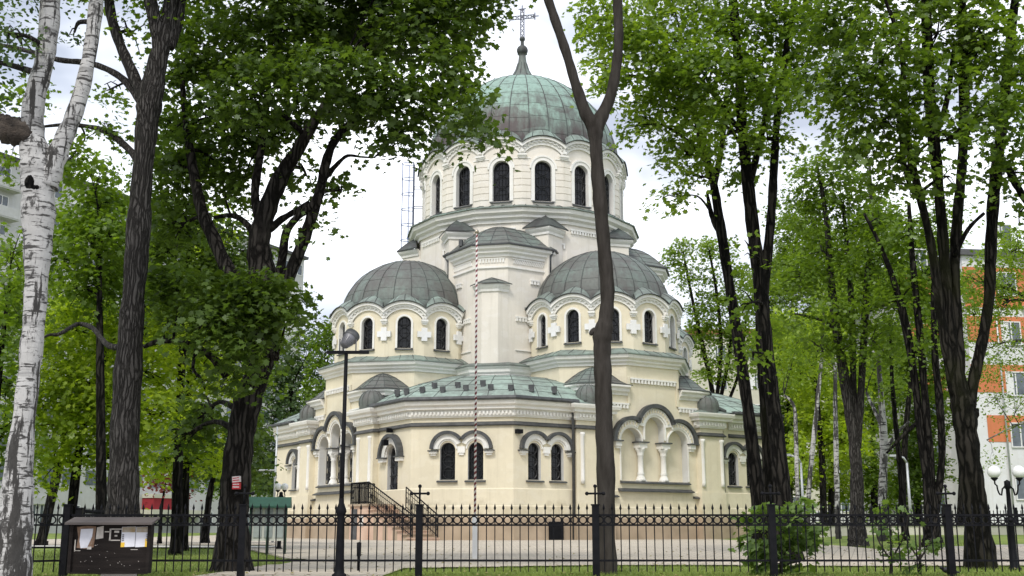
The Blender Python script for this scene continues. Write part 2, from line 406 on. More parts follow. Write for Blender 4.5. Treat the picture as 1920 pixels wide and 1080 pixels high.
def sweep(mb, path, prof, closed=False):
    """path: list of (u,v) going left->right seen from outside (outside on the left-hand normal); prof: list of (out,z) closed section"""
    n = len(path); offs = []
    def nrm(a, b):
        d = (b[0] - a[0], b[1] - a[1]); l = math.hypot(*d); return (-d[1] / l, d[0] / l)
    for i in range(n):
        if closed or 0 < i < n - 1:
            n1 = nrm(path[i - 1], path[i]); n2 = nrm(path[i], path[(i + 1) % n])
            k = 1 + n1[0] * n2[0] + n1[1] * n2[1]
            offs.append(((n1[0] + n2[0]) / k, (n1[1] + n2[1]) / k))
        else: offs.append(nrm(path[0], path[1]) if i == 0 else nrm(path[-2], path[-1]))
    m = len(prof); vs = []
    for (u, v), o in zip(path, offs):
        for q, z in prof: vs.append((u + o[0] * q, -(v + o[1] * q), z))
    fs = []
    for i in range(n if closed else n - 1):
        j = (i + 1) % n
        for k in range(m):
            k2 = (k + 1) % m; fs.append((i * m + k, j * m + k, j * m + k2, i * m + k2))
    if not closed: fs.append(tuple(range(m))); fs.append(tuple((n - 1) * m + k for k in range(m)))
    mb.add(vs, fs)
def dentils(mb, path, out0, out1, z0, z1, pitch=.2, wdt=.5, closed=False):
    n = len(path)
    for i in range(n if closed else n - 1):
        a, b = path[i], path[(i + 1) % n]; l = math.hypot(b[0] - a[0], b[1] - a[1])
        T = ((b[0] - a[0]) / l, (b[1] - a[1]) / l); N = (-T[1], T[0]); k = max(1, int(l / pitch))
        for j in range(k):
            t0 = (j + .5 - wdt / 2) * l / k; t1 = (j + .5 + wdt / 2) * l / k
            vs = [(a[0] + T[0] * t + N[0] * q, -(a[1] + T[1] * t + N[1] * q), z) for z in (z0, z1) for q in (out0, out1) for t in (t0, t1)]
            mb.add(vs, [(0, 2, 3, 1), (4, 5, 7, 6), (0, 1, 5, 4), (2, 6, 7, 3), (0, 4, 6, 2), (1, 3, 7, 5)])
def arc_band(mb, fr, tc, zc, r0, r1, n0, n1, a0=0, a1=180, seg=16, legs=0):
    """extruded arch ring; legs = straight drop below the springing"""
    pts = [(tc - math.cos(R(a0 + (a1 - a0) * i / seg)), math.sin(R(a0 + (a1 - a0) * i / seg))) for i in range(seg + 1)]
    st = []
    for i in range(seg + 1):
        a = R(a0 + (a1 - a0) * i / seg); st.append(((tc - r0 * math.cos(a), zc + r0 * math.sin(a)), (tc - r1 * math.cos(a), zc + r1 * math.sin(a))))
    if legs: st = [((tc - r0, zc - legs), (tc - r1, zc - legs))] + st + [((tc + r0, zc - legs), (tc + r1, zc - legs))]
    strip(mb, fr, st, n0, n1)
def strip(mb, fr, st, n0, n1):
    vs = []
    for (a, za), (b, zb) in st:
        vs += [fr.p(a, n0, za), fr.p(a, n1, za), fr.p(b, n1, zb), fr.p(b, n0, zb)]
    fs = []
    for i in range(len(st) - 1):
        for k in range(4):
            k2 = (k + 1) % 4; fs.append((i * 4 + k, (i + 1) * 4 + k, (i + 1) * 4 + k2, i * 4 + k2))
    fs += [(0, 1, 2, 3), tuple((len(st) - 1) * 4 + k for k in range(4))]
    mb.add(vs, fs)
LF = Fr(0, 0)                                   # a local frame for meshes that are placed afterwards
# --- windows: dark pane with arch top, iron grille and sheet-metal sill
_wcache = {}
def window(fr, tc, hw, zs, zp, depth, name='window', sill=True, sill_out=.12, rich=True, sill_w=.1):
    key = (round(hw, 3), round(zp - zs, 3), depth, sill, rich)
    if key not in _wcache:
        H = zp - zs
        g = MB(); arc = [(-hw * 1.02 * math.cos(math.pi * i / 16), H + hw * 1.02 * math.sin(math.pi * i / 16)) for i in range(17)]
        poly = [(-hw * 1.02, -.02)] + arc + [(hw * 1.02, -.02)]
        g.add([(t, depth - .02, z) for t, z in poly], [tuple(range(len(poly)))])
        gl = g.mesh('window', GLASS)
        b = MB(); y = depth - .08
        rim = [(-hw * .95, 0)] + [(x * .93, H + (z - H) * .93) for x, z in arc] + [(hw * .95, 0), (-hw * .95, 0)]
        b.tube([(x, y, z) for x, z in rim], .026, 4)
        for x in ((-.33, .33) if hw < .42 else (-.4, 0, .4)):
            zt = H + math.sqrt(max(0, hw * hw * .86 - (x * hw) ** 2)); b.tube([(x * hw, y, 0), (x * hw, y, zt)], .013, 4)
        k = max(2, int(round((H + hw) / .42)))
        for i in range(1, k):
            z = i * (H + hw) / k
            b.tube([(-hw * .9, y, z), (hw * .9, y, z)], .013, 4)
        if rich:
            q = max(2, int(round((H + hw * .6) / (hw * 1.5)))); rr = hw * .72
            for i in range(q):
                zc = rr + .06 + i * (H + hw * .75 - 2 * rr) / max(1, q - 1)
                b.tube([(rr * math.cos(2 * math.pi * j / 16), y - .015, zc + rr * math.sin(2 * math.pi * j / 16)) for j in range(17)], .018, 4)
        gm = b.mesh('grille', GRILLE)
        sm = None
        if sill:
            s_ = MB(); s_.add([(x, yy, zz) for x in (-hw - .12, hw + .12) for yy, zz in ((depth - .02, .05), (-sill_out, -.05), (-sill_out, -.11), (depth - .02, -.06))],
                              [(0, 1, 5, 4), (1, 2, 6, 5), (2, 3, 7, 6), (3, 0, 4, 7), (0, 3, 2, 1), (4, 5, 6, 7)])
            sm = s_.mesh('sill', DARKM)
        _wcache[key] = (gl, gm, sm)
    gl, gm, sm = _wcache[key]
    o = fr.place(name, gl, tc, 0, zs)
    link_mesh('grille', gm, o)
    if sm: link_mesh('sill', sm, o)
    return o

A0, HWD = 13.7, 2.34; DD = (A0 + HWD) / math.sqrt(2); LD = (A0 - HWD) / math.sqrt(2)     # octagon plan: axis faces and long diagonal faces
AX = [Fr(90 * k, A0) for k in range(4)]; DG = [Fr(45 + 90 * k, DD) for k in range(4)]    # DG[3] is the left-front face, DG[0] the right-front one
oct_path = []
for k in range(4): oct_path += [AX[k].uv(-HWD, 0), AX[k].uv(HWD, 0)]

wall = MB(); rev = MB()
NICHE_F = lambda t: (5.15 + math.sqrt(max(0, .60 ** 2 - t * t))) if abs(t) < .60 else (4.56 if abs(t) < .82 else (4.56 + math.sqrt(max(0, .62 ** 2 - (abs(t) - 1.44) ** 2))))
NICHE = dict(t0=-2.06, t1=2.06, zs=2.68, f=NICHE_F, br=[.60 * math.cos(math.pi * i / 12) for i in range(13)] + [1.44 + .62 * math.cos(math.pi * i / 12) for i in range(13)] + [-1.44 - .62 * math.cos(math.pi * i / 12) for i in range(13)])
WZS, WZP = 2.62, 3.92
backs = MB(); cols = []; hoods = MB(); htrim = MB(); sills = MB(); tw = MB()
def flush(*pairs):
    for mb_, name, mat in pairs:
        if mb_.v: mb_.build(name, mat, CH)
        mb_.v, mb_.f, mb_.sm = [], [], []
def double_hood(fr, tc, single=False):
    cs = [tc] if single else [tc - .63, tc + .63]
    for i, c in enumerate(cs):
        zc = WZP + .06
        e0 = 0 if (single or i == 0) else 8; e1 = 180 if (single or i == 1) else 172
        a0 = 0 if (single or i == 0) else 24; a1 = 180 if (single or i == 1) else 156
        arc_band(htrim, fr, c, zc, .44, .66, 0, .10, a0, a1)
        arc_band(htrim, fr, c, zc, .37, .435, 0, .05, 0, 180, legs=0)
        arc_band(hoods, fr, c, zc, .66, .80, 0, .22, (a0 + 12) if a0 else 0, a1 - (12 if a1 < 180 else 0))
    for c, sg in ((cs[0], -1), (cs[-1], 1)):
        fr.box(htrim, *sorted((c + sg * .46, c + sg * .82)), 0, .2, WZP - .14, WZP - .05)
        fr.box(htrim, *sorted((c + sg * .52, c + sg * .76)), 0, .13, WZP - .24, WZP - .14)
        fr.box(hoods, *sorted((c + sg * .42, c + sg * .88)), 0, .25, WZP - .05, WZP)
    if not single: fr.box(htrim, tc - .17, tc + .17, 0, .10, WZP - .12, WZP + .16); fr.box(htrim, tc - .11, tc + .11, 0, .07, WZP - .22, WZP - .12)
    flush((htrim, 'arch_trim', TRIM), (hoods, 'arch_hood', DARKM))
DOOR_T = LD - 1.75
for k in range(4):
    fr = AX[k]
    wall_panel(wall, rev, fr, -HWD, HWD, 0, 6.0, [arch_op(-.64, .35, WZS, WZP), arch_op(.64, .35, WZS, WZP)], .28); flush((rev, 'reveal', REVEAL))
    if k != 2:
        for s in (-.64, .64): window(fr, s, .35, WZS, WZP, .28)
        double_hood(fr, 0)
    fr = DG[k]; ops = [NICHE]; ends = [-1, 1]
    for e in ends:
        c = e * (LD - 1.74)
        if k == 0 and e == 1: c = LD - 2.33
        if k == 3 and e == -1:
            ops.append(arch_op(-5.4, .34, WZS, WZP)); window(fr, -5.4, .34, WZS, WZP, .28); double_hood(fr, -5.4, True); continue
        if k == 3 and e == 1:
            ops.append(arch_op(DOOR_T, .52, 1.62, 3.74)); continue
        ops += [arch_op(c - .62, .34, WZS, WZP), arch_op(c + .62, .34, WZS, WZP)]
        if k in (0, 3) or (k == 1 and e == -1) or (k == 2 and e == 1):
            for s in (-.62, .62): window(fr, c + s, .34, WZS, WZP, .28)
            double_hood(fr, c)
    wall_panel(wall, rev, fr, -LD, LD, 0, 6.0, ops, .42); flush((rev, 'reveal', REVEAL))
    fr.box(backs, -2.2, 2.2, -.50, -.40, 2.6, 5.9); flush((backs, 'niche_back', CREAM))
    if k == 3:
        for tcn, hw, zp in ((-1.44, .40, 4.3), (0, .38, 4.9), (1.44, .40, 4.3)):
            window(fr, tcn, hw, 2.80, zp, .38, sill=False)
# door at the left of the front apse
fr = DG[3]
zc = 3.74
arc_band(htrim, fr, DOOR_T, zc, .60, .88, 0, .16); arc_band(htrim, fr, DOOR_T, zc, .535, .60, 0, .07)
arc_band(hoods, fr, DOOR_T, zc, .89, 1.05, 0, .30)
for sg in (-1, 1):
    fr.box(htrim, *sorted((DOOR_T + sg * .62, DOOR_T + sg * 1.08)), 0, .22, zc - .22, zc - .05); fr.box(hoods, *sorted((DOOR_T + sg * .58, DOOR_T + sg * 1.14)), 0, .30, zc - .05, zc)
flush((htrim, 'arch_trim', TRIM), (hoods, 'arch_hood', DARKM))
d = MB(); H = zc - 1.62
poly = [(-.53, 0)] + [(-.53 * math.cos(math.pi * i / 14), H + .53 * math.sin(math.pi * i / 14)) for i in range(15)] + [(.53, 0)]
d.add([(t, .38, z) for t, z in poly] + [(t, .41, z) for t, z in poly], [tuple(range(17)), tuple(range(33, 16, -1))] + [(i, (i + 1) % 17, 17 + (i + 1) % 17, 17 + i) for i in range(17)])
door = fr.place('door', d.mesh('door', GLASS), DOOR_T, .21, 1.62)
b = MB()
for x in (-.3, 0, .3): b.tube([(x, .34, 0), (x, .34, H + math.sqrt(.27 - x * x) - .02)], .016, 4)
for i in range(1, 6): b.tube([(-.5, .34, i * .42), (.5, .34, i * .42)], .014, 4)
for i in range(4): b.tube([(.32 * math.cos(2 * math.pi * j / 16), .325, .38 + i * .6 + .32 * math.sin(2 * math.pi * j / 16)) for j in range(17)], .018, 4)
b.build('grille', GRILLE, door)
b = MB(); b.box((.36, .24, .95), (.40, .38, 1.12)); b.build('handle', PIPE, door)

# wall courses below, plinth
low = MB()
sweep(low, oct_path, [(0, 1.0), (.035, 1.0), (.035, 2.22), (.0, 2.26)], True)
sweep(low, oct_path, [(.036, 1.0), (.07, 1.0), (.07, 1.47), (.036, 1.51)], True)
pl = MB(); sweep(pl, oct_path, [(0, -.25), (.16, -.25), (.16, .96), (.10, 1.03), (0, 1.03)], True)
pj = MB(); sweep(pj, oct_path, [(.15, .50), (.166, .50), (.166, .515), (.15, .515)], True)
pl.build('plinth', STONE, CH)
# triple arches: niche trim, columns, hoods, sills
for k in range(4):
    fr = DG[k]
    arc_band(htrim, fr, 0, 5.15, .605, .70, 0, .07, legs=.5); arc_band(htrim, fr, 0, 5.15, .70, 1.02, 0, .12, 10, 170); arc_band(hoods, fr, 0, 5.15, 1.03, 1.22, 0, .26, 14, 166)
    for sg in (-1, 1):
        c = sg * 1.44
        a = (0, 180) if False else ((0, 142) if sg < 0 else (38, 180))
        arc_band(htrim, fr, c, 4.56, .625, .70, 0, .07)
        arc_band(htrim, fr, c, 4.56, .70, .98, 0, .12, a[0] if sg < 0 else 60, 120 if sg < 0 else a[1]); arc_band(hoods, fr, c, 4.56, .99, 1.16, 0, .26, a[0] if sg < 0 else 66, 114 if sg < 0 else a[1])
        q = [0] if False else None
        for i in range(9):
            an = R(8 + i * 12.5) if sg < 0 else R(172 - i * 12.5)
            r = .84; t = c - r * math.cos(an); z = 4.56 + r * math.sin(an)
            if abs(t) > .9: fr.box(tw, t - .035, t + .035, .11, .17, z - .07, z + .07)
        fr.box(htrim, *sorted((c + sg * .68, c + sg * 1.02)), 0, .2, 4.30, 4.50); fr.box(htrim, *sorted((c + sg * .72, c + sg * .96)), 0, .14, 4.18, 4.30)
        fr.box(hoods, *sorted((c + sg * .62, c + sg * 1.2)), 0, .28, 4.50, 4.56)
        fr.box(htrim, *sorted((c + sg * .62, c + sg * .68)), 0, .05, 2.72, 4.56)
        # column in front of the pier
        t = sg * .71; cp_ = fr.uv(t, -.2)
        cm = MB(); x, y = cp_[0], -cp_[1]
        cm.lathe([(.0, 2.72), (.24, 2.72), (.24, 2.80), (.20, 2.84), (.20, 2.90), (.15, 2.95), (.15, 3.0), (.185, 3.06), (.135, 3.14), (.135, 3.9), (.17, 3.94), (.145, 3.99), (.19, 4.10), (.25, 4.2), (.25, 4.26), (.0, 4.26)], 14, (x, y))
        vs_ = Fr(fr.phi, fr.d - .2, fr.c)
        vs_.box(cm, t - .25, t + .25, -.22, .24, 4.26, 4.50); vs_.box(cm, t - .22, t + .22, -.18, .2, 2.685, 2.74)
        co = cm.build('column', TRIM, CH); cx_ = MB(); vs_.box(cx_, t - .33, t + .33, -.22, .32, 4.50, 4.56); cx_.build('abacus', DARKM, co)
    for i in range(13):
        an = R(24 + i * 11); r = .87; t = -r * math.cos(an); z = 5.15 + r * math.sin(an); fr.box(tw, t - .035, t + .035, .11, .17, z - .07, z + .07)
    # sheet-metal sills: one under the niche, one lower, two short stubs
    for t0, t1, n1, z0, z1 in ((-2.12, 2.12, .16, 2.58, 2.70), (-2.25, 2.25, .26, 2.20, 2.36), (2.32, 2.85, .2, 1.93, 2.06), (-2.85, -2.32, .2, 1.93, 2.06)):
        sills.add([fr.p(t, n, z) for t in (t0, t1) for n, z in ((0, z1), (n1, z0 + .05), (n1, z0), (0, z0))], [(0, 1, 5, 4), (1, 2, 6, 5), (2, 3, 7, 6), (0, 3, 2, 1), (4, 5, 6, 7)]); flush((sills, 'niche_sill', DARKM))
    flush((htrim, 'arch_trim', TRIM), (hoods, 'arch_hood', DARKM), (tw, 'arch_dentil', CREAM))
    # stepped corbel panels over the arches
    for t0, t1, z in ((-1.42, 1.42, 7.36), (-2.72, -1.55, 6.12), (1.55, 2.72, 6.12)):
        fr.box(htrim, t0, t1, .0, .10, z + .12, z + .20)
        nn = int((t1 - t0) / .19)
        for i in range(nn):
            tt = t0 + (i + .5) * (t1 - t0) / nn; fr.box(htrim, tt - .055, tt + .055, 0, .09, z - .05, z + .12)
        flush((htrim, 'corbel_frieze', TRIM))
    for sg in (-1, 1):
        fr.box(tw, *sorted((sg * 1.44, sg * 1.60)), 0, .06, 6.33, 7.57); fr.box(tw, *sorted((sg * 2.74, sg * 2.92)), 0, .06, 2.0, 6.33)
        fr.box(tw, *sorted((sg * 1.44, sg * 2.92)), .0, .055, 6.335, 6.42) if False else None
    flush((tw, 'wall_moulding', CREAM))
# bands, cornice, dentils and pilasters round the ground storey
band = MB(); corn = MB(); eave = MB(); dent = MB(); pil = MB(); pilt = MB()
PROF_C = [(0, 5.36), (.10, 5.36), (.10, 5.42), (.14, 5.42), (.14, 5.68), (.30, 5.72), (.30, 5.82), (.42, 5.90), (.46, 6.02), (.46, 6.08), (0, 6.08)]
PT = 8.03 - 4.15; PHW, PP = .93, .3
for k in range(4):
    dl, dr = DG[(k - 1) % 4], DG[k]
    path = [dl.uv(LD - 3.22, 0), AX[k].uv(-HWD, 0), AX[k].uv(HWD, 0), dr.uv(-LD + 3.22, 0)]
    sweep(corn, path, PROF_C); dentils(dent, path, .14, .21, 5.48, 5.62, .17)
    sweep(band, path, [(0, 4.98), (.10, 4.98), (.13, 5.02), (.0, 5.17)])
    sweep(eave, path, [(.3, 6.081), (.55, 6.081), (.58, 6.15), (.55, 6.26), (.3, 6.26)])
    flush((corn, 'cornice', TRIM), (dent, 'dentil_row', TRIM), (band, 'drip_band', DARKM), (eave, 'gutter', DARKM))
for k in range(4):
    for sg in (-1, 1):
        fr = DG[k]; c = sg * PT; PHW = .93
        if (k, sg) in ((0, 1), (3, -1)): c = sg * 3.42; PHW = .76
        fr.box(pil, c - PHW, c + PHW, .0, PP, 1.04, 6.05)
        fr.box(low, c - PHW - .035, c + PHW + .035, 0, PP + .035, 1.035, 2.24); fr.box(low, c - PHW - .07, c + PHW + .07, 0, PP + .07, 1.035, 1.49)
        path = [fr.uv(c - PHW, 0.005), fr.uv(c - PHW, PP), fr.uv(c + PHW, PP), fr.uv(c + PHW, 0.005)]
        sweep(corn, path, [(q * .97 - .003, z - .012) for q, z in PROF_C]); dentils(dent, path, .13, .20, 5.48, 5.62, .17)
        sweep(band, path, [(0, 4.95), (.10, 4.95), (.13, 4.99), (.0, 5.14)])
        po = pil.build('pilaster', CREAM, CH); pil.v, pil.f, pil.sm = [], [], []
        fr.box(pil, c - PHW - .16, c + PHW + .16, .1, PP + .16, -.25, 1.034); pil.build('pilaster_plinth', STONE, po); pil.v, pil.f, pil.sm = [], [], []
        for mb_, nm_, mt_ in ((corn, 'pilaster_cornice', TRIM), (dent, 'dentil_row', TRIM), (band, 'drip_band', DARKM)): mb_.build(nm_, mt_, po); mb_.v, mb_.f, mb_.sm = [], [], []
        for e in (-1, 1): q = fr.p(c + e * .62, PP, 0); pilt.lathe([(.0, 2.5), (.11, 2.5), (.11, 2.7), (.10, 2.75), (.10, 4.62), (.14, 4.7), (.14, 4.8), (0, 4.82)], 10, q[:2]); pilt.build('colonnette', TRIM, po); pilt.v, pilt.f, pilt.sm = [], [], []
        # little onion cupola on the pilaster
        cu = MB(); x, y = fr.uv(c, -.02)[0], -fr.uv(c, -.02)[1]
        cu.add([ptloc(fr.uv(c + a * q, n), z) for q, z, dn in ((PHW + .42, 6.07, .44), (.62, 6.26, .0)) for a, n in ((-1, PP + dn - .1), (1, PP + dn - .1), (1, -.6), (-1, -.6))], [(0, 1, 5, 4), (1, 2, 6, 5), (3, 0, 4, 7), (4, 5, 6, 7)])
        cu.build('cupola_base', COP_G, CH)
        cu = MB(); cu.lathe([(.58, 6.1), (.60, 6.28), (.615, 6.45), (.59, 6.62), (.50, 6.80), (.36, 6.94), (.18, 7.03), (.01, 7.06)], 16, (x, y))
        for i in range(12):
            a = math.pi * 2 * i / 12
            cu.tube([(x + r * math.sin(a), y + r * math.cos(a), z) for r, z in ((.61, 6.28), (.625, 6.45), (.60, 6.62), (.51, 6.81), (.37, 6.95), (.18, 7.04))], .018, 4)
        cu.build('cupola', COP, CH)
wall.build('lower_wall', CREAM, CH); low.build('wall_course', CREAM, CH)

# --- apse roofs: shallow swept roofs between the eaves and the upper exedra
def loft(mb, lo, hi, prof, seams=None, seam_r=.02):
    """lo/hi: matching lists of (u,v,z); prof: list of (fraction across, fraction up)"""
    n = len(lo); vs = []
    for f, g in prof:
        for a, b in zip(lo, hi): vs.append((a[0] + (b[0] - a[0]) * f, -(a[1] + (b[1] - a[1]) * f), a[2] + (b[2] - a[2]) * g))
    mb.add(vs, [(i * n + j, i * n + j + 1, (i + 1) * n + j + 1, (i + 1) * n + j) for i in range(len(prof) - 1) for j in range(n - 1)])
    if seams is not None:
        m = len(prof)
        for j in range(n): seams.tube([vs[i * n + j] for i in range(m)], seam_r, 4)
        for i in range(1, m): seams.tube([Vector(vs[i * n + j]) + Vector((0, 0, .005)) for j in range(n)], seam_r * .6, 4)
def densify(path, k):
    o = []
    for i, (a, b) in enumerate(zip(path, path[1:])):
        for j in range(k[i]): o.append(tuple(a[q] + (b[q] - a[q]) * j / k[i] for q in range(len(a))))
    return o + [path[-1]]
EX_V, EX_H, EX_L = 7.9, .82, 2.5           # upper exedra: front distance, half front, slanted side length
roofp = [(i / 7, math.sin(math.pi / 2 * (i / 7)) ** .92) for i in range(8)]
for k in range(4):
    rr = MB(); sm_ = MB(); ph = 90 * k; F0 = Fr(ph, 0)
    s = EX_L * .7071
    lo = [F0.uv(-HWD - 2.55 - .35, A0 - 2.55 + .2), F0.uv(-HWD - .2, A0 + .5), F0.uv(HWD + .2, A0 + .5), F0.uv(HWD + 2.55 + .35, A0 - 2.55 + .2)]
    hi = [F0.uv(-EX_H - s - .25, EX_V - s + .3), F0.uv(-EX_H - .15, EX_V + .56), F0.uv(EX_H + .15, EX_V + .56), F0.uv(EX_H + s + .25, EX_V - s + .3)]
    lo = densify([(*q, 6.18) for q in lo], (3, 4, 3)); hi = densify([(*q, 7.86) for q in hi], (3, 4, 3))
    loft(rr, lo, hi, roofp, sm_ if k != 2 else None, .018)
    # thick dark verge at both ends
    ro = rr.build('apse_roof', COP_A, CH)
    if sm_.v: sm_.build('roof_seam', COP_D, ro)
    vb = MB()
    for e in (0, -1):
        a, b_ = lo[e], hi[e]
        vb.tube([(a[0] + (b_[0] - a[0]) * f, -(a[1] + (b_[1] - a[1]) * f), a[2] + (b_[2] - a[2]) * g + .03) for f, g in roofp], .10, 6)
    vb.build('roof_verge', COP_D, ro)
    if k == 0:
        for i, (f, tt) in enumerate([(.12, -2.75), (.12, -1.9), (.22, -1.5), (.12, -.95), (.22, -.4), (.14, .1), (.24, .75), (.14, 1.25), (.12, 2.2), (.14, 3.0), (.14, 3.9), (.13, -3.4)]):
            v = A0 + .5 - f * (A0 - EX_V) - max(0, abs(tt) - 2.4) * .9; z = 6.18 + 1.68 * math.sin(math.pi / 2 * f) ** .92
            g = MB(); Fr(ph, 0).box(g, tt - .09, tt + .09, v - .14, v + .08, z - .06, z + .22); Fr(ph, 0).box(g, tt - .13, tt + .13, v + .03, v + .07, z + .06, z + .26); g.build('snow_guard', DARKM, ro)
for k in range(4):   # dark fill that closes the apse ends behind the roofs
    pass

# --- central body
ctr = MB()
def ngon(n, ap, off=0.0, c=(0, 0)):
    r = ap / math.cos(math.pi / n)
    return [(c[0] + r * math.sin(R(off) + 2 * math.pi * (i - .5) / n), c[1] + r * math.cos(R(off) + 2 * math.pi * (i - .5) / n)) for i in range(n)]
def pr_uv(mb, poly, z0, z1): mb.prism([(u, -v) for u, v in poly], z0, z1)
base16 = ngon(16, 6.05)
pr_uv(ctr, base16, 6.0, 16.6)
ctr.build('central_wall', CREAM_UP, CH)
c2 = MB(); sweep(c2, base16, [(0, 16.35), (.10, 16.35), (.12, 16.5), (.28, 16.6), (.28, 16.72), (.46, 16.84), (.5, 17.0), (.5, 17.06), (0, 17.06)], True); c2.build('cornice', TRIM, CH)
c2 = MB(); sweep(c2, base16, [(-.6, 17.065), (.60, 17.065), (.60, 17.12), (.2, 17.28), (-.3, 17.42), (-.6, 17.43)], True)
sk = c2.build('skirt_roof', COP_G, CH); c3 = MB()
for i in range(64):
    a = 2 * math.pi * (i + .3) / 64; e = abs(((math.degrees(a) + 11.25) % 22.5) - 11.25); q = 1 / math.cos(R(e))
    c3.tube([(r * q * math.sin(a), -r * q * math.cos(a), z) for r, z in ((6.64, 17.14), (6.25, 17.30), (5.75, 17.44))], .02, 4)
c3.build('roof_seam', COP_D, sk)
fz = MB()
for k in range(16):
    f = Fr(22.5 * k, 6.05)
    if k % 4 == 0:
        f.box(fz, -.85, .85, 0, .05, 16.02, 16.10)
        for i in range(14): f.box(fz, -.8 + i * .117, -.74 + i * .117, 0, .045, 15.86, 16.02)
    if k % 4 == 2:
        f.box(fz, -1.0, 1.0, 0, .09, 16.05, 16.14)
        for i in range(11): f.box(fz, -.95 + i * .18, -.85 + i * .18, 0, .08, 15.88, 16.05)
    if k % 4 in (1, 3):
        sg = 1 if k % 4 == 1 else -1
        f.box(fz, *sorted((sg * .25, sg * 1.1)), 0, .10, 15.2, 15.29)
        for i in range(5): f.box(fz, *sorted((sg * (.32 + i * .17), sg * (.41 + i * .17))), 0, .09, 15.0, 15.2)
    flush((fz, 'frieze', TRIM))
def gable_buttress(c, phi, dist, hw, prot, z0, z1, zap, over=.22, front=0.0, mat=CREAM_UP):
    f = Fr(phi, dist, c)
    if front: poly = [f.uv(-hw, -.4), f.uv(-hw, 0), f.uv(-front, prot), f.uv(front, prot), f.uv(hw, 0), f.uv(hw, -.4)]
    else: poly = [f.uv(-hw, -.4), f.uv(-hw, 0), f.uv(0, prot), f.uv(hw, 0), f.uv(hw, -.4)]
    m = MB(); pr_uv(m, poly[::-1], z0, z1)
    b_ = m.build('buttress', mat, CH)
    path = poly[1:-1]
    m = MB(); sweep(m, path, [(0, z1 - .30), (.06, z1 - .30), (.08, z1 - .18), (over - .05, z1 - .08), (over, z1), (over, z1 + .06), (0, z1 + .06)]); m.build('buttress_cornice', TRIM, b_)
    m = MB(); n = len(path)
    def off(i):
        q = path[i]; d = (q[0] - f.uv(0, -.6)[0], q[1] - f.uv(0, -.6)[1]); l = math.hypot(*d); k = (l + over * 1.5) / l
        return (f.uv(0, -.6)[0] + d[0] * k, f.uv(0, -.6)[1] + d[1] * k)
    lo = [(*off(i), z1 + .065) for i in range(n)]; hi = [(*f.uv(0, .05 if front else .15), zap)] * n
    sm_ = MB(); loft(m, lo, hi, [(0, 0), (.0, .06), (.5, .6), (1, 1)], sm_, .022)
    r_ = m.build('buttress_roof', COP_D if front == 0 else COP, b_); sm_.build('roof_seam', COP_D, r_)
for k in range(8):
    gable_buttress((0, 0), 22.5 + 45 * k, 6.12, .95, .85, 8, 15.85, 16.75)

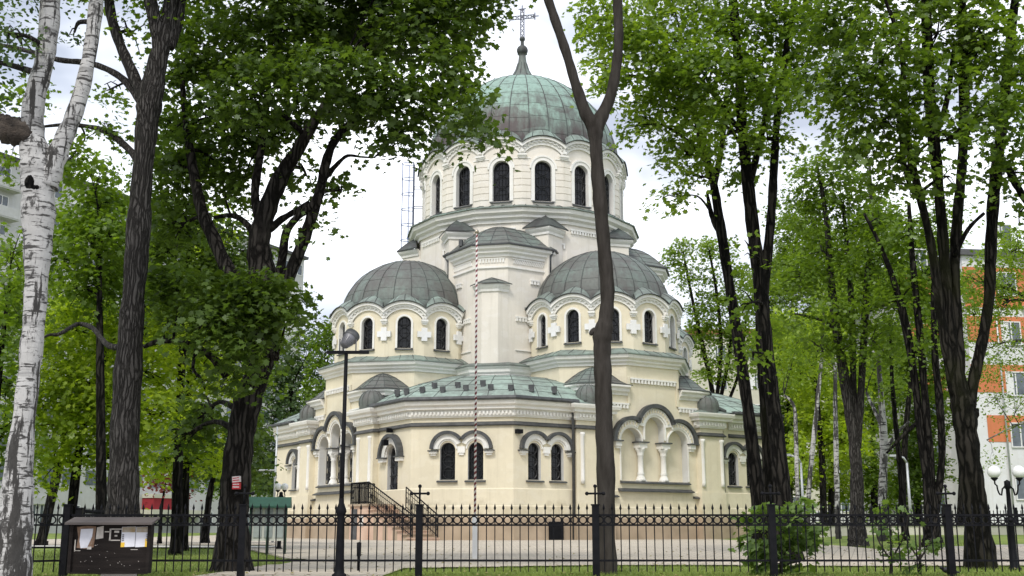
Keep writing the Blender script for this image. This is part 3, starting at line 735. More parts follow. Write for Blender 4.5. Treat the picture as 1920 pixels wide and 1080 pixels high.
# --- drum of the main dome
def drum(c, phi0, N, ap, z0, zv, za, hw, zs, zp, depth, vis, mats, trim_t, cross=False, rust=False, big=False):
    wl = MB(); rv = MB(); tr = MB(); dn = MB(); sc = MB(); scs = MB(); gv = MB(); rs = MB()
    W = ap * math.tan(math.pi / N); h = za - zv; RR = (W * W + h * h) / (2 * h); zc = za - RR; am = math.degrees(math.asin(W / RR))
    topf = lambda t: zc + math.sqrt(max(0, RR * RR - t * t))
    for k in range(N):
        phi = phi0 + 360 / N * k; f = Fr(phi, ap, c); face = ((phi + 180) % 360) - 180
        on = vis(face)
        wall_panel(wl, rv, f, -W, W, z0, topf, [arch_op(0, hw, zs, zp)] if on else [], depth, 8)
        if on:
            window(f, 0, hw, zs, zp, depth)
            arc_band(rv, f, 0, zp, hw, hw + trim_t, 0, .06, legs=zp - zs)
            if big: arc_band(rv, f, 0, zp, hw + trim_t, hw + trim_t * 1.5, 0, .10)
        # cornice following the arch, in three steps
        tn = math.tan(math.pi / N)
        for r0, r1, n0, n1 in ((0.0, .15 if not big else .18, -.05, .09), (.15 if not big else .18, .24 if not big else .29, -.05, .17), (.24 if not big else .29, .39 if not big else .45, -.05, .26)):
            st = []; a0_, a1_ = math.asin(W / (RR + r0)), math.asin(W / (RR + r1)); sc_ = 1 + n1 * tn / W
            for i in range(17):
                q = -1 + i / 8; st.append((((RR + r0) * math.sin(a0_ * q) * sc_, zc + (RR + r0) * math.cos(a0_ * q)), ((RR + r1) * math.sin(a1_ * q) * sc_, zc + (RR + r1) * math.cos(a1_ * q))))
            strip(tr, f, st, n0, n1)
        nd_ = 12 if big else 11
        for i in range(nd_):
            a = R(-am * .86 + 2 * am * .86 * i / (nd_ - 1)); r = RR + (.13 if not big else .17); t, z = r * math.sin(a) * 1.03, zc + r * math.cos(a)
            f.box(dn, t - .045 - .015 * big, t + .045 + .015 * big, 0, .15 + .02 * big, z - .03, z + (.085 if not big else .115))
        fv = Fr(phi + 180 / N, ap / math.cos(math.pi / N), c); q = .10 if not big else .15
        fv.box(dn, -q * 1.7, q * 1.7, -.2, .17, zv + .06, zv + .16); fv.box(dn, -q * 1.5, q * 1.5, -.2, .12, zv - .02, zv + .06); fv.box(dn, -q * 1.1, q * 1.1, -.2, .08, zv - .09, zv - .02)
        # verdigris scallop over each arch
        n_out, zt = .32, (.39 if not big else .45)
        rows = []
        for j in range(5):
            g = j / 4; row = []
            for i in range(13):
                a = math.asin(W / (RR + zt)) * (-1 + i / 6); t = (RR + zt) * math.sin(a) * (1 + n_out * tn / W)
                z = zc + (RR + zt) * math.cos(a)
                n = n_out - g * (1.15 if big else .85); row.append(f.p(t * (1 - .52 * g), n, z + .015 + (math.sin(g * 1.57)) * (.80 if big else .48)))
            rows.append(row)
        vs = [p for r_ in rows for p in r_]
        sc.add(vs, [(j * 13 + i, j * 13 + i + 1, (j + 1) * 13 + i + 1, (j + 1) * 13 + i) for j in range(4) for i in range(12)])
        for i in (0, 3, 6, 9, 12): scs.tube([rows[j][i] for j in range(5)], .022, 4)
        scs.tube(rows[0], .03, 4)
        if cross:
            m = MB(); fv.box(m, -.145, .145, -.02, .09, 9.74, 10.41); fv.box(m, -.35, .35, -.04, .085, 9.93, 10.22)
            if vis(((phi + 180 / N + 180) % 360) - 180): m.build('wall_cross', WHITE, CH)
        flush((tr, 'arched_cornice', TRIM), (dn, 'dentil_row', TRIM), (rv, 'window_surround', TRIM))
        so = sc.build('scalloped_roof', COP_G, CH); scs.build('roof_seam', COP_D, so); sc.v, sc.f, sc.sm = [], [], []; scs.v, scs.f, scs.sm = [], [], []
        if rust:
            tk = hw + trim_t + .02; zz = zs + .12
            for i in range(6):
                for sg in (-1, 1): f.box(rs, *sorted((sg * tk, sg * (W + .03 * tn))), 0, .03, zz + i * .37, zz + i * .37 + .33)
            for sg in (-1, 1): f.box(tr, *sorted((sg * tk, sg * W)), 0, .05, zz + 2.22, zz + 2.28)
            flush((rs, 'rusticated_course', mats), (tr, 'string_course', TRIM))
    wl.build('drum_wall', mats, CH)
    if tr.v: tr.build('string_course', TRIM, CH)
def dome(c, prof, n, mat, nrib, name='dome', hseams=7, rr=.03):
    m = MB(); m.lathe(prof, 64, (c[0], -c[1])); o = m.build(name, mat, CH); s = MB()
    for i in range(nrib):
        a = 2 * math.pi * (i + .35) / nrib
        s.tube([(c[0] + (r + .01) * math.sin(a), -c[1] - (r + .01) * math.cos(a), z) for r, z in prof], rr, 4)
    m_ = len(prof)
    rg = random.Random(4)
    for i in range(nrib):
        a0_, a1_ = 2 * math.pi * (i + .35) / nrib, 2 * math.pi * (i + 1.35) / nrib
        for j in range(hseams):
            q = (j + .5 + .18 * (i % 2)) / hseams * (m_ - 1) * .93; b0 = int(q); fr_ = q - b0
            r = prof[b0][0] + (prof[b0 + 1][0] - prof[b0][0]) * fr_; z = prof[b0][1] + (prof[b0 + 1][1] - prof[b0][1]) * fr_
            s.tube([(c[0] + (r + .004) * math.sin(a0_ + (a1_ - a0_) * h / 3), -c[1] - (r + .004) * math.cos(a0_ + (a1_ - a0_) * h / 3), z) for h in range(4)], rr * .35, 4, cap=False)
    s.build('roof_seam', COP_S, o); return o
WHITE = m_plaster('white_cross_plaster', (.76, .755, .74))
drum((0, 0), 0, 16, 5.756, 17.2, 20.08, 20.80, .47, 17.66, 19.46, .30, lambda f: abs(f) < 115, CREAM_UP, .19, rust=True, big=True)
MP = [(5.62, 20.3), (5.66, 21.0), (5.62, 21.7), (5.50, 22.4), (5.28, 23.1), (4.95, 23.8), (4.50, 24.45), (3.92, 25.1), (3.22, 25.7), (2.45, 26.2), (1.6, 26.58), (.8, 26.8), (.45, 26.86)]
md = dome((0, 0), MP, 64, COP_MAIN, 32, 'dome', 9, .024)
ln = MB(); ln.lathe([(.88, 26.78), (.86, 26.84), (.62, 27.1), (.40, 27.5), (.27, 27.95), (.22, 28.35), (.20, 28.5), (.3, 28.55)], 16); lo_ = ln.build('lantern', COP, md)
ln = MB()
for i in range(10):
    a = 2 * math.pi * i / 10; ln.tube([(r * math.sin(a), r * math.cos(a), z) for r, z in ((.87, 26.84), (.63, 27.1), (.41, 27.5), (.28, 27.95))], .02, 4)
ln.build('roof_seam', COP_D, lo_)
ln = MB(); ln.sphere((0, 0, 28.78), .34, 18, 12); ln.lathe([(.12, 29.0), (.10, 29.3), (.11, 29.42), (.17, 29.46), (.17, 29.6), (.06, 29.66), (.0, 29.66)], 12); ln.build('orb', COP_D, md)
CROSSM = m_plain('pale_metal', (.17, .17, .22), .4, .4, .2)
def lattice_cross(x, y, z0, z1, arm, zt, parent, th=.028, wd=.11, rz=0.0):
    m = MB()
    def bar(a, b, side):
        a = Vector(a); b = Vector(b); d = (b - a); l = d.length; d.normalize(); n = Vector(side)
        m.tube([a + n * wd, b + n * wd], th, 4); m.tube([a - n * wd, b - n * wd], th, 4)
        k = max(3, int(l / .28)); 
        for i in range(k):
            p = a + d * (l * i / k); q = a + d * (l * (i + 1) / k); sg = 1 if i % 2 else -1
            m.tube([p + n * wd * sg, q - n * wd * sg], th * .8, 4); m.tube([p - n * wd * sg, q + n * wd * sg], th * .8, 4)
    ux = Vector((math.cos(rz), math.sin(rz), 0))
    c = Vector((x, y, 0)); bar(c + Vector((0, 0, z0)), c + Vector((0, 0, z1)), ux); bar(c + Vector((0, 0, zt)) - ux * arm, c + Vector((0, 0, zt)) + ux * arm, (0, 0, 1))
    for e in (c + Vector((0, 0, z1)), c + Vector((0, 0, zt)) - ux * arm, c + Vector((0, 0, zt)) + ux * arm):
        for q in (ux, Vector((0, 0, 1))):
            m.tube([e - q * wd * 2.1, e + q * wd * 2.1], th * 1.2, 4)
    m.build('roof_cross', CROSSM, parent)
lattice_cross(0, 0, 29.6, 31.5, .78, 30.95, md)
lr = MB(); lr.tube([(-1.6, 0, 26.5), (-1.72, 0, 27.15)], .03, 5); lr.build('lightning_rod', IRON, md)

# --- four corner chapels with their domes
RC = 7.437; c_oct = 3.895
for k in range(4):
    ph = 45 + 90 * k; cc = Fr(ph, RC).uv(0, 0)
    m = MB(); pr_uv(m, ngon(8, c_oct, ph, cc)[::-1], 5.9, 8.4); m.build('chapel_wall', CREAM, CH)
    op_ = ngon(8, c_oct, ph, cc)
    m = MB(); sweep(m, op_, [(-.1, 8.15), (.07, 8.15), (.09, 8.25), (.20, 8.32), (.20, 8.40), (.34, 8.48), (.38, 8.6), (.38, 8.64), (-.1, 8.64)], True); m.build('cornice', TRIM, CH)
    m = MB(); sweep(m, op_, [(-.5, 8.645), (.44, 8.645), (.44, 8.70), (.15, 8.84), (-.25, 9.02), (-.5, 9.02)], True); so = m.build('skirt_roof', COP_G, CH)
    s_ = MB(); 
    for i in range(40):
        a = 2 * math.pi * (i + .4) / 40; e = abs(((math.degrees(a) - ph + 22.5) % 45) - 22.5); q = 1 / math.cos(R(e))
        s_.tube([(cc[0] + r * q * math.sin(a), -cc[1] - r * q * math.cos(a), z) for r, z in ((4.31, 8.71), (4.03, 8.85), (3.66, 9.02))], .018, 4)
    s_.build('roof_seam', COP_D, so)
    for al in (ph - 45, ph + 45):       # half-octagon bays with ogee roofs on the two outer axis faces
        f = Fr(al, 0, cc)
        poly = [f.uv(-1.63, c_oct), f.uv(-.48, 5.045), f.uv(.48, 5.045), f.uv(1.63, c_oct)]
        m = MB(); pr_uv(m, (poly + [f.uv(1.63, c_oct - .5), f.uv(-1.63, c_oct - .5)])[::-1], 5.6, 7.1); bo = m.build('bay', CREAM, CH)
        m = MB(); sweep(m, poly, [(0.004, 6.68), (.06, 6.68), (.08, 6.78), (.2, 6.86), (.22, 6.98), (.32, 7.06), (.32, 7.14), (0.004, 7.14)]); m.build('cornice', TRIM, bo)
        lo = [f.uv(-1.63 - .28, c_oct + .02), f.uv(-.48 - .16, 5.045 + .38), f.uv(.48 + .16, 5.045 + .38), f.uv(1.63 + .28, c_oct + .02)]
        lo = densify([(*q, 7.145) for q in lo], (2, 2, 2)); hi = [(*f.uv(0, c_oct + .03), 8.08)] * len(lo)
        m = MB(); s_ = MB(); loft(m, lo, hi, [(0, 0), (0, .03), (.15, .09), (.3, .24), (.48, .52), (.66, .76), (.84, .93), (1, 1)], s_, .02); ro = m.build('bay_roof', COP, bo); s_.build('roof_seam', COP_D, ro)
    back = k in (1, 2)
    drum(cc, ph, 12, 3.738, 8.9, 10.66, 11.36, .34, 9.38, 10.66, .24, (lambda f: abs(f) < 130) if not back else (lambda f: abs(f) < 100), CREAM, .10, cross=True)
    DP = [(3.40, 11.0), (3.50, 11.4), (3.52, 11.7), (3.47, 12.1), (3.36, 12.5), (3.17, 12.9), (2.90, 13.3), (2.56, 13.66), (2.12, 14.0), (1.60, 14.3), (1.0, 14.54), (.45, 14.66), (.02, 14.68)]
    dd = dome(cc, DP, 48, COP, 24, 'dome', 7, .022)
    if k == 2: lattice_cross(cc[0] - .3, -cc[1], 14.6, 16.2, .55, 15.7, dd, rz=.3)
    if k in (2,):
        pass

# --- upper exedrae between the chapels
for k in range(4):
    f = Fr(90 * k, 0); s = EX_L * .7071
    front = [f.uv(-EX_H - s, EX_V - s), f.uv(-EX_H, EX_V), f.uv(EX_H, EX_V), f.uv(EX_H + s, EX_V - s)]
    poly = [f.uv(-EX_H - s, 3.5)] + front + [f.uv(EX_H + s, 3.5)]
    m = MB(); pr_uv(m, poly[::-1], 6.0, 14.4); eo = m.build('exedra_wall', CREAM_UP, CH)
    m = MB(); sweep(m, poly, [(.004, 14.08), (.07, 14.08), (.09, 14.2), (.22, 14.28), (.22, 14.38), (.36, 14.48), (.38, 14.62), (.004, 14.62)]); m.build('cornice', TRIM, eo)
    m = MB(); sweep(m, poly, [(.3, 14.625), (.47, 14.625), (.48, 14.70), (.3, 14.70)]); m.build('gutter', DARKM, eo)
    m = MB(); sweep(m, front, [(.004, 13.46), (.08, 13.50), (.08, 13.58), (.004, 13.60)])
    for fr_, hw_ in ((Fr(90 * k, EX_V), EX_H - .12), ):
        for i in range(9):
            t = -hw_ + .1 + i * (2 * hw_ - .2) / 8; fr_.box(m, t - .045, t + .045, 0, .05, 13.78, 13.98)
        fr_.box(m, -hw_, hw_, 0, .055, 13.98, 14.02)
    for sg in (-1, 1):
        cx, cv = f.uv(sg * (EX_H + s / 2), EX_V - s / 2); g = Fr(90 * k + sg * 45, 0, (cx, cv))
        g.box(m, -1.0, .9, 0, .055, 13.98, 14.02)
        for i in range(17): t = -.95 + i * .11; m.add([g.p(t + a, n, z) for n in (0, .05) for a, z in ((0, 13.74), (.05, 13.74), (.13 * sg + .05, 13.98), (.13 * sg, 13.98))], [(0, 1, 2, 3), (4, 7, 6, 5), (0, 4, 5, 1), (1, 5, 6, 2), (2, 6, 7, 3), (3, 7, 4, 0)])
        g.box(m, sg * .4 - .28, sg * .4 + .28, 0, .10, 12.95, 13.03)
        for i in range(3): g.box(m, sg * .4 - .27 + i * .19, sg * .4 - .14 + i * .19, 0, .09, 12.78, 12.95)
        g.box(m, -sg * .45 - .35, -sg * .45 + .35, 0, .10, 10.95, 11.03)
        for i in range(4): g.box(m, -sg * .45 - .33 + i * .18, -sg * .45 - .21 + i * .18, 0, .09, 10.78, 10.95)
        g.box(m, *sorted((-sg * .8, sg * .28)), 0, .06, 9.28, 9.33)
    m.build('frieze', TRIM, eo)
    m = MB(); s_ = MB(); g2 = .42
    lo = [f.uv(-EX_H - s - g2, 4.2), f.uv(-EX_H - s - g2, EX_V - s + g2 * .42), f.uv(-EX_H - g2 * .42, EX_V + g2), f.uv(EX_H + g2 * .42, EX_V + g2), f.uv(EX_H + s + g2, EX_V - s + g2 * .42), f.uv(EX_H + s + g2, 4.2)]
    lo = densify([(*q, 14.70) for q in lo], (1, 2, 2, 2, 1)); hi = [(*f.uv(0, 5.9), 16.15)] * len(lo)
    loft(m, lo, hi, [(0, 0), (.12, .16), (.25, .38), (.4, .60), (.55, .77), (.72, .90), (.88, .98), (1, 1)], s_, .022); ro = m.build('exedra_roof', COP, eo); s_.build('roof_seam', COP_D, ro)
    if k == 0:
        m = MB(); Fr(0, 0).box(m, .30, .50, 7.35, 7.6, 14.95, 15.35); m.build('roof_vent', DARKM, ro)
        m = MB(); Fr(0, 0).box(m, -1.95, -1.77, 6.95, 7.2, 14.95, 15.3); m.build('roof_vent', DARKM, ro)
    m = MB(); sweep(m, front, [(.004, 7.82), (.40, 7.82), (.42, 8.02), (.50, 8.12), (.52, 8.26), (.60, 8.34), (.60, 8.40), (.004, 8.40)]); m.build('base_cornice', TRIM, eo)
    m = MB(); sweep(m, front, [(.004, 8.402), (.66, 8.402), (.66, 8.45), (.50, 8.56), (.004, 8.66)]); m.build('base_skirt', COP_G, eo)
    gable_buttress((0, 0), 90 * k, EX_V, .84, .46, 8.2, 12.5, 13.0, .2, .42)

# --- rainwater pipes
def pipe(name, pts, r, mat):
    m = MB(); m.tube(pts, r, 8); return m.build(name, mat, CH)
for sg in (-1, 1):
    f = Fr(sg * 14.5, 0)
    u = sg * (EX_H + EX_L * .7071 + .02); v = EX_V - EX_L * .7071 + .35
    d_ = MB(); d_.tube([(u + sg * .12, -v + .05, 11.0), (u + sg * .10, -v, 10.75), (u + sg * .02, -v - .1, 10.2), (u + sg * .02, -v - .1, 8.6)], .075, 8); d_.box((u - .02, -v - .16, 10.85), (u + .30, -v + .16, 11.15)); d_.build('downpipe', PIPE, CH)
    pipe('downpipe', [(u + sg * .3, -v + .15, 14.65), (u + sg * .12, -v + .2, 14.3), (u + sg * .10, -v + .2, 12.9)], .07, DARKM)
f = DG[0]; pipe('downpipe', [f.p(-LD + 3.1, .52, 6.1), f.p(-LD + 3.1, .22, 5.75), f.p(-LD + 3.1, .2, .0)], .075, DARKM)
f = DG[0]; pipe('downpipe', [f.p(4.31, .14, 5.3), f.p(4.31, .14, .0)], .04, PIPE)
# cellar grate and small lamp on the apse
m = MB(); DG[0].box(m, -LD + 1.75, -LD + 2.5, .16, .24, .02, .82); g_ = m.build('cellar_hatch', IRON, CH)
m = MB(); f = DG[0]; f.box(m, -LD + .08, -LD + .38, .0, .22, 4.62, 4.80); m.build('wall_floodlight', IRON, CH)
m = MB(); f = DG[3]; f.box(m, DOOR_T - .13, DOOR_T + .13, .3, .55, 4.25, 4.5); f.box(m, DOOR_T - .05, DOOR_T + .05, .05, .35, 4.85, 5.05); m.build('door_lamp', IRON, CH)

# --- steps, landing and railings at the left door
f = DG[3]
st = empty('staircase'); st.parent = CH
blk = MB(); f.box(blk, DOOR_T - 1.25, DOOR_T + .65, .17, 1.5, -.2, 1.50); blk.build('landing_block', PINK, st)
m = MB(); f.box(m, DOOR_T - 1.32, DOOR_T + .70, .17, 1.58, 1.503, 1.60); m.build('landing_slab', STONE, st)
NS = 9
for i in range(NS):
    m = MB(); z = 1.50 - (i + 1) * 1.50 / (NS + 1); t0 = DOOR_T + .65 + i * .46
    f.box(m, t0, t0 + .46, .2, 1.45, -.2, z - .04); f.box(m, t0 - .03, t0 + .49, .19, 1.53, z - .038, z); m.build('step', STONE if i % 2 else PINK, st)
m = MB(); f.box(m, DOOR_T - 1.05, DOOR_T - .45, 1.45, 1.52, .0, 1.38); m.build('cellar_door', DARKM, st)
m = MB(); f.box(m, DOOR_T - .15, DOOR_T + .2, 1.501, 1.525, .62, 1.12); m.build('wall_plate', TRIM, st)
def railing(P0, P1, n, h=.95, curl=False):
    m = MB(); P0 = Vector(P0); P1 = Vector(P1); up = Vector((0, 0, 1))
    m.tube([P0 + up * h, P1 + up * h], .03, 6); m.tube([P0 + up * .1, P1 + up * .1], .018, 5); m.tube([P0 + up * (h - .2), P1 + up * (h - .2)], .016, 5)
    for i in range(n + 1):
        p = P0 + (P1 - P0) * i / n; big = i in (0, n)
        m.tube([p, p + up * h], .028 if big else .013, 5)
        if i < n and curl:
            q = P0 + (P1 - P0) * (i + .5) / n
            m.tube([q + up * (.42 + .13 * math.sin(a * .7)) + (P1 - P0).normalized() * .05 * math.cos(a * .7) for a in range(10)], .01, 4)
    m.build('railing', IRON, st)
zl = 1.6
tA, tB, tC = DOOR_T - 1.22, DOOR_T + .62, DOOR_T + .65 + NS * .46
railing(f.p(tA, .3, zl), f.p(tA, 1.48, zl), 16); railing(f.p(tA, 1.48, zl), f.p(tA + .9, 1.48, zl), 12)
railing(f.p(tA + .9, 1.48, zl), f.p(tB, 1.48, zl), 14)
railing(f.p(tB, 1.48, zl), f.p(tC, 1.48, .12), 22, curl=True)
railing(f.p(LD + .15, .28, 1.36), f.p(tC, .28, .12), 14, curl=True)

# --- caged ladder at the left of the main drum
ld = empty('ladder'); ld.parent = CH
f = Fr(-77, 6.15); m = MB()
for t in (-.22, .22): m.tube([f.p(t, .25, 15.2), f.p(t, .25, 21.6)], .045, 5)
for i in range(21): m.tube([f.p(-.22, .25, 15.4 + i * .3), f.p(.22, .25, 15.4 + i * .3)], .015, 4)
for z in (16.3, 17.6, 18.9, 20.1): m.tube([f.p(-.22, .25, z), f.p(-.22, -1.0, z)], .025, 4); m.tube([f.p(.22, .25, z), f.p(.22, -1.0, z)], .025, 4)
m.build('ladder_rungs', m_plain('ladder_steel', (.10, .12, .18), .5, .5), ld)
m = MB(); BL = m_plain('ladder_cage', (.30, .36, .55), .5, .3)
for i in range(7):
    z = 16.0 + i * .93; m.tube([f.p(.36 * math.cos(a * math.pi / 8), .25 + .72 * math.sin(a * math.pi / 8), z) for a in range(9)], .028, 4)
for a in (1, 3, 5, 7): m.tube([f.p(.36 * math.cos(a * math.pi / 8), .25 + .72 * math.sin(a * math.pi / 8), z) for z in (16.0, 21.6)], .02, 4)
m.build('ladder_cage', BL, ld)
# ---------------------------------------------------------------- fence along the street
YF = 16.0
zf = lambda py: pix(960, py, YF).z
xf = lambda px, py=1000: pix(px, py, YF).x
MPX = mpp(YF, 1000)
tag_k = []
bw = MB(); bw.box((xf(125) - .1, 15.38, -.9), (60, 15.72, .012)); bw.box((xf(125) - .1, 15.30, -.02), (60, 15.80, .03))
tag(bw.build('low_wall', CONC), 'low pale concrete base wall carrying the black iron fence', 'wall')
FE = empty('iron_fence', (xf(960), YF, 0), 0, 'long black iron fence of spear bars and rings along the street', 'fence')
Z_TIP, Z_TOP, Z_LOW, Z_BOT, Z_END = zf(946), zf(965.8), zf(984.5), zf(1051), zf(1072)
_po = MB(); hw = .047; zt = zf(948)
_po.box((-hw, -hw, -.0), (hw, hw, zt)); _po.box((-hw - .012, -hw - .012, zt), (hw + .012, hw + .012, zt + .02)); POST = _po.mesh('fence_post', IRON)
_cr = MB(); c0 = zt + .02
_cr.tube([(0, 0, c0), (0, 0, c0 + .24)], .014, 6); _cr.tube([(-.105, 0, c0 + .145), (.105, 0, c0 + .145)], .014, 6)
for p in ((0, 0, c0 + .245), (-.115, 0, c0 + .145), (.115, 0, c0 + .145)): _cr.sphere(p, .027, 8, 6)
_cr.sphere((0, 0, c0 + .145), .022, 8, 6); PCROSS = _cr.mesh('post_cross', IRON)
def panel_mesh(Lp, nb):
    m = MB(); d = Lp / nb
    for i in range(1, nb):
        x = i * d - .0
        m.box((x - .0068, -.0068, Z_END), (x + .0068, .0068, Z_TIP - .07))
        m.lathe([(.008, Z_TIP - .075), (.018, Z_TIP - .05), (.001, Z_TIP + .015)], 4, (x, 0), smooth=False)
    for z, h in ((Z_TOP, .013), (Z_LOW, .012), (Z_BOT, .014)): m.box((0, -.016, z - h), (Lp, .016, z + h))
    zc = (Z_TOP + Z_LOW) / 2; r = (Z_TOP - Z_LOW) / 2 - .018
    for i in range(nb):
        x = (i + .5) * d
        m.tube([(x + (r) * math.cos(a * math.pi / 10), 0, zc + r * math.sin(a * math.pi / 10)) for a in range(21)], .010, 5, cap=False)
    return m.mesh('fence_panel', IRON)
SPAN = xf(786) - xf(455)
posts_px = [125, 455, 786, 1120, 1455, 1792, 2128]
PM = panel_mesh(SPAN, 21)
for i in range(-0, 7):
    x = xf(455) + (i - 1) * SPAN - FE.location.x
    po = link_mesh('fence_post', POST, FE, (x, 0, 0))
    if 0 < i: link_mesh('post_cross', PCROSS, po)
    if i < 6: link_mesh('fence_panel', PM, FE, (x, 0, 0))
# left return of the fence, towards the street
x0 = xf(125) - FE.location.x
po = link_mesh('fence_post', POST, FE, (x0 - .52, -.5, 0))
SM = panel_mesh(.72, 5); link_mesh('fence_panel', SM, FE, (x0, 0, 0), R(180 + 44))
SF = empty('iron_fence', (xf(55) - .3, 18.6, 0), R(100), 'black iron side fence running back past the birch at far left', 'fence')
for i in range(3):
    link_mesh('fence_panel', PM, SF, (i * SPAN, 0, 0)); link_mesh('fence_post', POST, SF, (i * SPAN, 0, 0))

# ---------------------------------------------------------------- notice board at the left
PAPER = m_plain('poster_paper', (.68, .68, .74), .8, 0, .1, 9); WOOD = m_noise('dark_board', (.010, .008, .0075), (.024, .019, .017), 3, .85, .5, .01, stretch=(.4, 1, 5), spec=.15)
OLDP = m_noise('torn_paper', (.40, .36, .32), (.62, .58, .54), 12, .9); KRAFT = m_noise('peeled_glue', (.16, .095, .06), (.30, .2, .14), 14, .9)
YELL = m_plain('yellow_print', (.75, .48, .05), .8); PICT = m_noise('poster_picture', (.30, .22, .12), (.45, .42, .38), 9, .8); INK = m_plain('grey_print', (.2, .2, .22), .8)
YB = 15.15
NB = empty('notice_board', (pix(209, 1075, YB).x, YB, -.86), 0, 'dark wooden notice board with torn posters on the fence', 'notice board')
def bx(px): return pix(px, 1020, YB).x - NB.location.x
def bz(py): return pix(209, py, YB).z - NB.location.z
m = MB(); m.box((bx(137), 0, bz(1074)), (bx(277), .06, bz(984))); m.build('board', WOOD, NB)
m = MB()
for a, b_, c, d_ in ((131, 137, 1075, 984), (277, 283, 1075, 984)): m.box((bx(a), -.04, bz(c)), (bx(b_), .10, bz(d_)))
m.box((bx(137), -.03, bz(1076)), (bx(277), .09, bz(1072))); m.build('frame', WOOD, NB)
m = MB(); zz = bz(984); m.add([(x, y, z) for x in (bx(127), bx(290)) for y, z in ((-.16, zz - .0), (.16, zz + .075), (.16, zz + .10), (-.16, zz + .028))], [(0, 1, 5, 4), (1, 2, 6, 5), (2, 3, 7, 6), (3, 0, 4, 7), (0, 3, 2, 1), (4, 5, 6, 7)])
m.build('roof', m_plain('board_roof', (.085, .07, .065), .7), NB)
m = MB(); m.box((bx(190), .06, 0), (bx(252), .18, bz(1060))); m.build('leg', CONC, NB)
def sheet_on(name, pts, mat, y=-.004, par=None):
    m = MB(); v = [(bx(x), y, bz(yy)) for x, yy in pts]; n = len(v)
    m.add(v + [(a, b_ + .003, c) for a, b_, c in v], [tuple(range(n)), tuple(range(2 * n - 1, n - 1, -1))] + [(i, (i + 1) % n, n + (i + 1) % n, n + i) for i in range(n)])
    return m.build(name, mat, par or NB)
sheet_on('glue_patch', [(142, 988), (160, 986), (178, 987), (177, 1010), (176, 1026), (160, 1029), (144, 1027), (146, 1008)], KRAFT, -.004)
sheet_on('poster', [(150, 992), (173, 991), (172, 1006), (164, 1027), (152, 1028), (149, 1015)], PAPER, -.008)
sheet_on('torn_strip', [(180, 989), (192, 986), (193, 1009), (179, 1011)], OLDP, -.005)
m = MB()
for (a, b_, c, d_) in ((205, 991, 228, 993), (205, 1012, 225, 1014), (204, 991, 207, 1014), (195, 996, 206, 998), (213, 995, 222, 999), (214, 1003, 219, 1006), (140, 1012, 142, 1034), (140, 1032, 152, 1033), (164, 1025, 172, 1030), (246, 1030, 259, 1031), (178, 1022, 181, 1023)):
    m.box((bx(a), -.006, bz(d_)), (bx(c), -.003, bz(b_)))
for i in range(26):
    rg = random.Random(i + 3); x = rg.uniform(139, 274); y = rg.uniform(1012, 1070); m.box((bx(x), -.005, bz(y + rg.uniform(.4, 1.3))), (bx(x + rg.uniform(.5, 1.6)), -.003, bz(y)))
m.build('paper_scraps', OLDP, NB)
for x0_, x1_ in ((227, 253), (254, 278)):
    p_ = sheet_on('poster', [(x0_, 988), (x1_, 987), (x1_, 1025), (x0_, 1026)], PAPER, -.008)
    sheet_on('poster_picture', [(x0_ + 1, 988.5), (x1_ - .5, 987.5), (x1_ - .5, 998), (x0_ + 1, 998)], PICT, -.011, p_)
    sheet_on('poster_band', [(x0_, 1017), (x0_ + 7 if x0_ < 250 else x1_, 1017), (x0_ + 7 if x0_ < 250 else x1_, 1025.5), (x0_, 1026)] if x0_ < 250 else [(x1_ - 6, 1010), (x1_, 1010), (x1_, 1025.3), (x1_ - 6, 1025.3)], YELL, -.011, p_)
    m = MB()
    for i in range(4): m.box((bx((x0_ + 1.5) if x0_ < 250 else x1_ - 4), -.0125, bz(1004 + i * 3.4)), (bx((x0_ + 5) if x0_ < 250 else x1_ - 1.5), -.011, bz(1001.6 + i * 3.4)))
    m.build('poster_print', INK, p_)

# ---------------------------------------------------------------- poles and lamps
YP = 15.85
LP = empty('floodlight_pole', (pix(636, 1078, YP).x, YP, .03), 0, 'tall black pole carrying one grey floodlight on a crossbar', 'lamp post')
lean = (pix(650, 662, YP).x - LP.location.x); ztop = pix(650, 662, YP).z - .03
lx = lambda z: lean * z / ztop * .4
m = MB(); zc_ = pix(637, 955, YP).z
m.lathe([(.10, 0), (.10, .03), (.07, .05), (.066, .10), (.062, .14), (.050, zc_ - .14), (.058, zc_ - .10), (.075, zc_ - .06), (.066, zc_ - .02), (.038, zc_ + .05), (.034, zc_ + .12)], 14)
m.build('pole_base', IRON, LP)
m = MB(); m.tube([(0, 0, zc_), (lx(1.5), 0, 1.5), (lx(ztop), 0, ztop)], [.034, .030, .026], 10); m.build('pole', IRON, LP)
xt = lx(ztop)
m = MB(); m.box((xt - .28, -.03, ztop - .01), (xt + .32, .03, ztop + .03)); m.build('crossbar', IRON, LP)
FL = empty('floodlight', (xt + .02, 0, ztop + .18)); FL.parent = LP; FL.rotation_euler = (R(-38), R(28), 0); FL.scale = (.74, .74, .74)
GREYM = m_plain('cast_grey', (.16, .16, .17), .45, .4, .2)
m = MB(); m.lathe([(0, -.17), (.055, -.17), (.075, -.16), (.115, .0), (.135, .06), (.135, .10), (.125, .10), (0, .07)], 20)
for i in range(20):
    a = 2 * math.pi * i / 20; m.tube([(.078 * math.sin(a), .078 * math.cos(a), -.155), (.12 * math.sin(a), .12 * math.cos(a), .0)], .006, 4)
m.build('housing', GREYM, FL)
m = MB(); m.lathe([(.138, .06), (.15, .07), (.15, .19), (.142, .19), (.138, .1)], 20); m.build('hood', DARKM, FL)
m = MB()
for sg in (-1, 1): m.tube([(xt + .02 + sg * .115, 0, ztop + .03), (xt + .02 + sg * .115, 0, ztop + .2)], .01, 5)
m.build('bracket', GREYM, LP)
